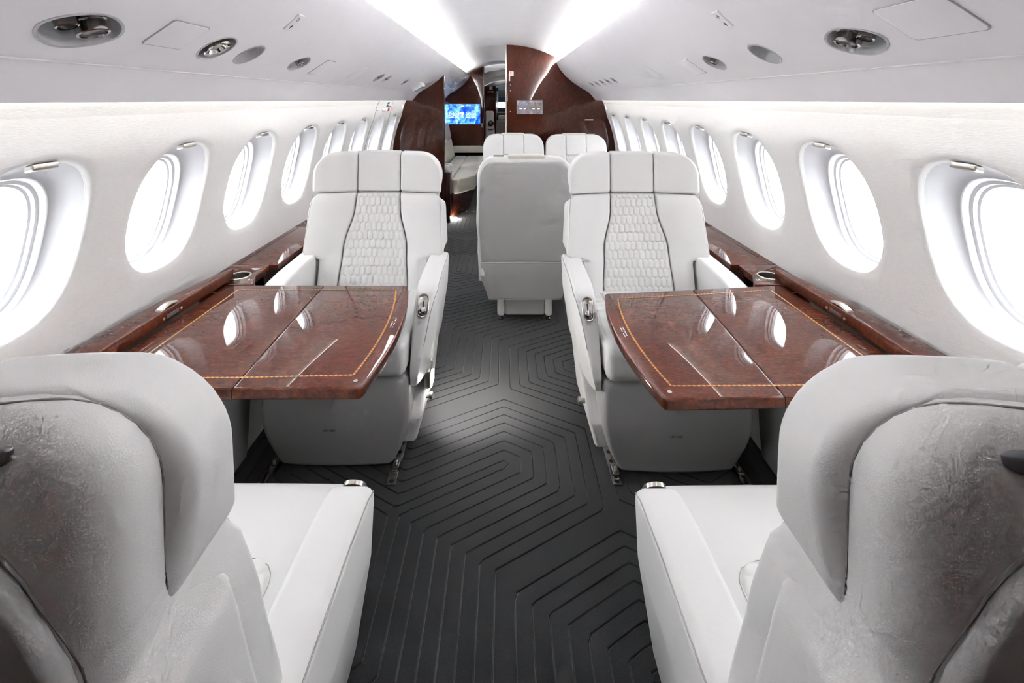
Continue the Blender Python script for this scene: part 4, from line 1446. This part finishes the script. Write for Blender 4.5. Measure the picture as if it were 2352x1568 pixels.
# ================================================================== bulkhead fittings
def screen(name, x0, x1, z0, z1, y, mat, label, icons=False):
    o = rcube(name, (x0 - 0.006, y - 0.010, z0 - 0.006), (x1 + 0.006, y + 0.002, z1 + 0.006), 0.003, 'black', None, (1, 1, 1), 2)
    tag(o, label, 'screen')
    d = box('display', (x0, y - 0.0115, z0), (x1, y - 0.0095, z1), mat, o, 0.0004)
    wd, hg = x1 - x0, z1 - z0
    if icons:
        zc = z0 + hg * 0.50
        for i, t in enumerate((0.19, 0.335, 0.49, 0.655, 0.815)):
            cx = x0 + wd * t; r = hg * 0.115
            n = 24; vs = []; fs = []
            for k in range(n):
                a_ = 2 * pi * k / n
                for rr in (r, r * 0.86):
                    vs.append((cx + rr * cos(a_), y - 0.0119, zc + rr * sin(a_)))
            for k in range(n):
                q = (k + 1) % n
                fs.append([2 * k, 2 * q, 2 * q + 1, 2 * k + 1])
            if i != 2: mesh_obj('icon_ring', vs, fs, 'screen_ink', d, 0)
            if i == 2:
                mesh_obj('aircraft_icon', [(cx, y - 0.0119, zc + r), (cx + r * 0.9, y - 0.0119, zc + r * 0.5), (cx + r * 0.2, y - 0.0119, zc - r * 0.9), (cx - r * 0.2, y - 0.0119, zc - r * 0.5), (cx - r * 0.8, y - 0.0119, zc + r * 0.6)], [[0, 1, 2, 3, 4]], 'screen_ink', d, 0)
            else:
                box('icon_glyph', (cx - r * 0.4, y - 0.0119, zc - r * 0.2), (cx + r * 0.4, y - 0.0116, zc + r * 0.25), 'screen_ink', d, 0.0001)
            if i != 2: box('icon_caption', (cx - r * 0.9, y - 0.0119, zc - r * 1.5), (cx + r * 0.9, y - 0.0116, zc - r * 1.25), 'screen_ink', d, 0.0001)
        box('title_bar', (x0 + wd * 0.46, y - 0.0119, z0 + hg * 0.87), (x0 + wd * 0.54, y - 0.0116, z0 + hg * 0.92), 'screen_ink', d, 0.0001)
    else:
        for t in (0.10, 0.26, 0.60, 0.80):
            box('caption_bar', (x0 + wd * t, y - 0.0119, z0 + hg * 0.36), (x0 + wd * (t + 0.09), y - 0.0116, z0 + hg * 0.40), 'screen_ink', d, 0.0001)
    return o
screen('map_screen', -0.944, -0.382, 0.917, 1.236, Y_TV, 'screen', 'lit blue moving map screen on the forward dark bulkhead', True)
screen('painted_reflection', 0.134, 0.402, 1.156, 1.298, Y_PART, 'screen_reflection', 'reflection of a map screen painted on the tall burl bulkhead')  # reflection in the lacquer, painted as a glowing panel
pc = box('safety_placard', (0.056, Y_PART - 0.003, 1.556), (0.100, Y_PART + 0.001, 1.604), 'placard_white', None, 0.001)
tag(pc, 'small white placard with red squares on the tall burl bulkhead', 'placard')
for zz in (1.566, 1.580, 1.594):
    box('red_mark', (0.064, Y_PART - 0.0036, zz - 0.005), (0.077, Y_PART - 0.0028, zz + 0.005), 'placard_red', pc, 0.0003)
lb = box('label_strip', (0.845, Y_PART - 0.003, 1.090), (0.935, Y_PART + 0.001, 1.099), 'placard_white', None, 0.0005)
tag(lb, 'thin white label strip on the tall burl bulkhead', 'placard')

# ================================================================== divan behind the partition
D = empty('divan', (-0.7, 6.3, 0), 0, 'cream leather divan between the half partition and the map screen', 'sofa')
D.location = (0, 0, 0)
cush = [[(-0.76, 5.26), (-0.58, 5.26), (-0.58, 6.25), (-0.76, 6.25)], [(-0.577, 5.26), (-0.50, 5.26), (-0.335, 5.56), (-0.32, 6.25), (-0.577, 6.25)],
        [(-0.76, 6.253), (-0.58, 6.253), (-0.58, 7.50), (-0.76, 7.50)], [(-0.577, 6.253), (-0.32, 6.253), (-0.31, 7.50), (-0.577, 7.50)]]
for c in cush:
    prism('seat_cushion', round_poly(c, 0.03, 3), 0.268, 0.432, 'cream_leather', D, 0.018)
prism('plinth', [(-0.93, 5.24), (-0.56, 5.24), (-0.42, 5.55), (-0.40, 7.5), (-0.93, 7.5)], 0.025, 0.266, 'burl_up', D, 0.004)
prism('toe_kick', [(-0.9, 5.30), (-0.60, 5.30), (-0.47, 5.6), (-0.45, 7.45), (-0.9, 7.45)], 0.0, 0.026, 'dark_wood', D, 0)
for i in range(3):
    y0 = 5.28 + i * 0.745
    for (za, zb) in ((0.40, 0.70), (0.703, 0.95)):
        rcube('back_cushion', (0, y0, za), (1, y0 + 0.74, zb), 0.03, 'cream_leather', D, (2, 4, 3), 3,
              fn=lambda x, y, z: (-(0.772 + 0.19 * (z - 0.43)) - x * (XW(z) - 0.01 - (0.772 + 0.19 * (z - 0.43))), y, z))
ecab = rcube('end_cabinet', (-0.640, 5.075, 0.0), (-0.572, 5.235, 0.53), 0.006, 'dark_wood', None, (1, 1, 2), 2)
tag(ecab, 'narrow dark wood end cabinet with a white pad at the divan end', 'cabinet')
rcube('arm_pad', (-0.640, 5.072, 0.532), (-0.568, 5.238, 0.612), 0.012, 'white_leather', ecab, (1, 2, 1), 3)
rcube('pad_button', (-0.62, 5.09, 0.611), (-0.595, 5.12, 0.616), 0.002, 'gunmetal', ecab, (1, 1, 1), 2)
fl = rcube('floor_light', (-0.575, 5.215, 0.006), (-0.515, 5.238, 0.022), 0.003, 'lamp', None, (1, 1, 1), 2)
tag(fl, 'small lit floor lamp at the foot of the divan', 'lamp')
lg = rcube('screen_ledge', (-0.86, Y_TV - 0.14, 0.475), (-0.335, Y_TV - 0.002, 0.572), 0.008, 'cream_leather', None, (2, 1, 1), 2)
tag(lg, 'cream padded ledge below the lit map screen', 'ledge')
for x0 in (-0.53, -0.43):
    rcube('ledge_buckle', (x0, Y_TV - 0.13, 0.571), (x0 + 0.06, Y_TV - 0.09, 0.584), 0.004, 'nickel', lg, (1, 1, 1), 2)

# ================================================================== entry corridor and cockpit beyond the doorway
CY = 9.5
def slab(name, lo, hi, mat, label, cat, kind='structure', r=0.003):
    o = box(name, lo, hi, mat, None, r)
    return tag(o, label, cat, kind=kind)
secc = [(-0.60, 1.52), (-0.45, 1.66), (-0.25, 1.76), (0.0, 1.80), (0.25, 1.76), (0.45, 1.66), (0.60, 1.52)]
secc = secc + [(x, z + 0.03) for x, z in secc[::-1]]
o = loft('ceiling_entry', [[(x, y, z) for x, z in secc] for y in (Y_TV + 0.05, 9.6)], 'ceiling_arch', None, True, True, 40)
tag(o, 'white arched ceiling of the entry corridor', 'ceiling', kind='structure')
for sx in (-1, 1):
    o = slab('wall_entry_upper_%d' % (1 if sx < 0 else 2), (sx * 0.66 - 0.06, Y_TV + 0.06, 1.4), (sx * 0.66 + 0.06, 12.8, 2.0), 'ceiling_arch', 'white lining above the entry corridor', 'wall')
o = rcube('entry_fill_light', (0.14, 8.3, 1.768), (0.26, 8.9, 1.780), 0.003, 'fill_panel', None, (1, 1, 1), 2)  # added light, kept out of view, to brighten the corridor
tag(o, 'added fill light panel in the entry corridor ceiling', 'lamp')
o = rcube('cockpit_fill_light', (0.14, 10.6, 1.668), (0.26, 11.4, 1.680), 0.003, 'fill_panel', None, (1, 1, 1), 2)  # added light, kept out of view, to brighten the cockpit
tag(o, 'added fill light panel in the cockpit ceiling', 'lamp')
secc = [(x, z - 0.10) for x, z in secc]
o = loft('ceiling_cockpit', [[(x, y, z) for x, z in secc] for y in (9.6, 12.9)], 'ceiling_arch', None, True, True, 40)
tag(o, 'white ceiling of the cockpit', 'ceiling', kind='structure')
o = prism('trim_7', [(x, z + 0.11) for x, z in secc[:7]] + [(0.60, 2.02), (-0.60, 2.02)], Y_TV + 0.062, Y_TV + 0.075, 'ceiling_arch', None, 0, fn=lambda x, y, z: (x, z, y), smooth=0)
tag(o, 'white header above the forward doorway', 'trim', kind='structure')
o = prism('trim_8', [(x, z - 0.09) for x, z in ((-0.60, 1.52), (-0.45, 1.66), (-0.25, 1.76), (0.0, 1.80), (0.25, 1.76), (0.45, 1.66), (0.60, 1.52))] + [(0.60, 2.0), (-0.60, 2.0)], 9.585, 9.598, 'ceiling_arch', None, 0, fn=lambda x, y, z: (x, z, y), smooth=0)
tag(o, 'white header above the cockpit entrance', 'trim', kind='structure')
slab('wall_entry_left', (-0.70, Y_TV + 0.06, 0), (-0.42, CY, 1.75), 'burl_up', 'dark wood galley side of the entry corridor', 'wall')
slab('wall_entry_right', (0.30, Y_TV + 0.06, 0), (0.7, CY + 3.4, 1.75), 'burl_up', 'dark wood closet side of the entry corridor', 'wall')
cb = slab('wall_cockpit', (-0.75, CY, 0), (-0.165, CY + 0.04, 1.57), 'burl_up', 'dark wood cockpit bulkhead with a no-smoking sign', 'wall')
o = rcube('no_smoking_sign', (-0.292, CY - 0.006, 1.505), (-0.232, CY + 0.001, 1.565), 0.004, 'placard_white', None, (1, 1, 1), 2)
tag(o, 'white no-smoking sign on the cockpit bulkhead', 'sign')
vs, fs = [], []
for k in range(20):
    a_ = 2 * pi * k / 20
    for rr in (0.022, 0.0165):
        vs.append((-0.262 + rr * cos(a_), CY - 0.0066, 1.535 + rr * sin(a_)))
for k in range(20):
    q = (k + 1) % 20
    fs.append([2 * k, 2 * q, 2 * q + 1, 2 * k + 1])
mesh_obj('red_ring', vs, fs, 'placard_red', o, 0)
box('red_bar', (-0.018, -0.003, 0), (0.018, 0.003, 0.001), 'placard_red', o, 0.0002, fn=lambda x, y, z: (-0.262 + (x - y) * 0.7, CY - 0.0062 - z, 1.535 + (-x - y) * 0.7))
o = rcube('grab_slot', (-0.328, CY - 0.008, 1.443), (-0.212, CY + 0.001, 1.476), 0.006, 'nickel', None, (1, 1, 1), 2)
tag(o, 'metal rimmed slot below the no-smoking sign', 'slot')
box('slot_opening', (-0.318, CY - 0.0086, 1.450), (-0.222, CY - 0.0076, 1.469), 'black', o, 0.0004)
# jump seat with round harness buckle
J = rcube('jump_seat', (-0.372, CY - 0.13, 0.30), (-0.205, CY - 0.03, 1.085), 0.035, 'plastic_white', None, (3, 2, 8), 3,
          fn=lambda x, y, z: (x + (0.045 * max(0, (0.95 - z) / 0.6) if x > -0.29 else 0), y, z))
tag(J, 'white folded jump seat with a round harness buckle by the doorway', 'seat')
bk = lathe('harness_buckle', [(0.056, 0), (0.056, 0.012), (0.048, 0.020), (0.020, 0.022)], 'black', J, 24, frame_of((-0.262, CY - 0.128, 0.845), (1, 0, 0), (0, 0, 1), (0, -1, 0)))
lathe('buckle_dial', [(0.034, 0.0), (0.034, 0.006), (0.012, 0.010)], 'nickel', bk, 8, frame_of((-0.262, CY - 0.148, 0.845), (1, 0, 0), (0, 0, 1), (0, -1, 0)))
rcube('harness_strap', (-0.322, CY - 0.140, 0.722), (-0.205, CY - 0.128, 0.742), 0.004, 'gunmetal', J, (3, 1, 1), 2, fn=lambda x, y, z: (x, y, z - 0.012 * cos((x + 0.2635) / 0.0585 * pi / 2)))
for dx in (-1, 1):
    rcube('lap_strap', (-0.262, CY - 0.136, 0.40), (-0.242, CY - 0.126, 0.70), 0.003, 'placard_white', J, (1, 1, 3), 2, fn=lambda x, y, z, dx=dx: (x + dx * 0.14 * (0.70 - z), y, z))
# crew seat
S = rcube('crew_seat', (-0.225, 10.4, 0.30), (0.16, 10.52, 0.87), 0.05, 'grey_leather', None, (4, 2, 6), 3, fn=lambda x, y, z: (x + (0.06 * max(0, (z - 0.55) / 0.32) if x < -0.15 else 0), y, z))
tag(S, 'grey backed crew seat in the cockpit', 'seat')
rcube('headrest', (-0.135, 10.39, 0.865), (0.11, 10.51, 0.965), 0.035, 'white_leather', S, (3, 2, 2), 3)
# instrument panels in layers
CP = 12.2
def cpanel(name, x0, x1, z0, z1, mat, label, y=CP):
    o = rcube(name, (x0, y, z0), (x1, y + 0.08, z1), 0.008, mat, None, (1, 1, 1), 2)
    return tag(o, label, 'instrument panel', 'cockpit panels')
op = cpanel('overhead_panel', -0.16, 0.36, 1.375, 1.55, 'cockpit_grey', 'pale grey overhead switch panel in the cockpit')
for i in range(8):
    for j in range(3):
        box('switch', (-0.12 + 0.05 * i, CP - 0.006, 1.395 + 0.035 * j), (-0.09 + 0.05 * i, CP + 0.001, 1.415 + 0.035 * j), 'ink', op, 0.001)
cpanel('breaker_panel', -0.15, 0.36, 1.245, 1.370, 'cockpit_blue', 'dark blue breaker panel in the cockpit')
ws = cpanel('windshield', -0.17, 0.36, 1.105, 1.24, 'day_glow', 'bright cockpit windshield band')
gs = cpanel('glareshield', -0.17, 0.36, 0.98, 1.10, 'cockpit_blue', 'dark blue glareshield panel in the cockpit')
cpanel('instrument_panel', -0.30, 0.36, 0.60, 0.97, 'black', 'dark main instrument panel in the cockpit')
rcube('panel_edge', (-0.17, CP - 0.01, 0.983), (0.2, CP + 0.01, 0.998), 0.003, 'nickel', gs, (1, 1, 1), 2)
o = slab('wall_cockpit_side', (-0.42, 10.0, 0.0), (-0.185, 12.6, 1.60), 'black', 'dark cockpit side lining', 'wall')
o = rcube('headset', (-0.185, 10.2, 1.49), (-0.12, 10.26, 1.565), 0.02, 'cockpit_blue', None, (1, 1, 1), 3)
tag(o, 'blue headset hanging at the cockpit entrance', 'headset')
slab('wall_nose', (-0.8, 12.7, 0), (0.8, 12.76, 1.9), 'cockpit_grey', 'grey lining closing the nose of the cockpit', 'wall')
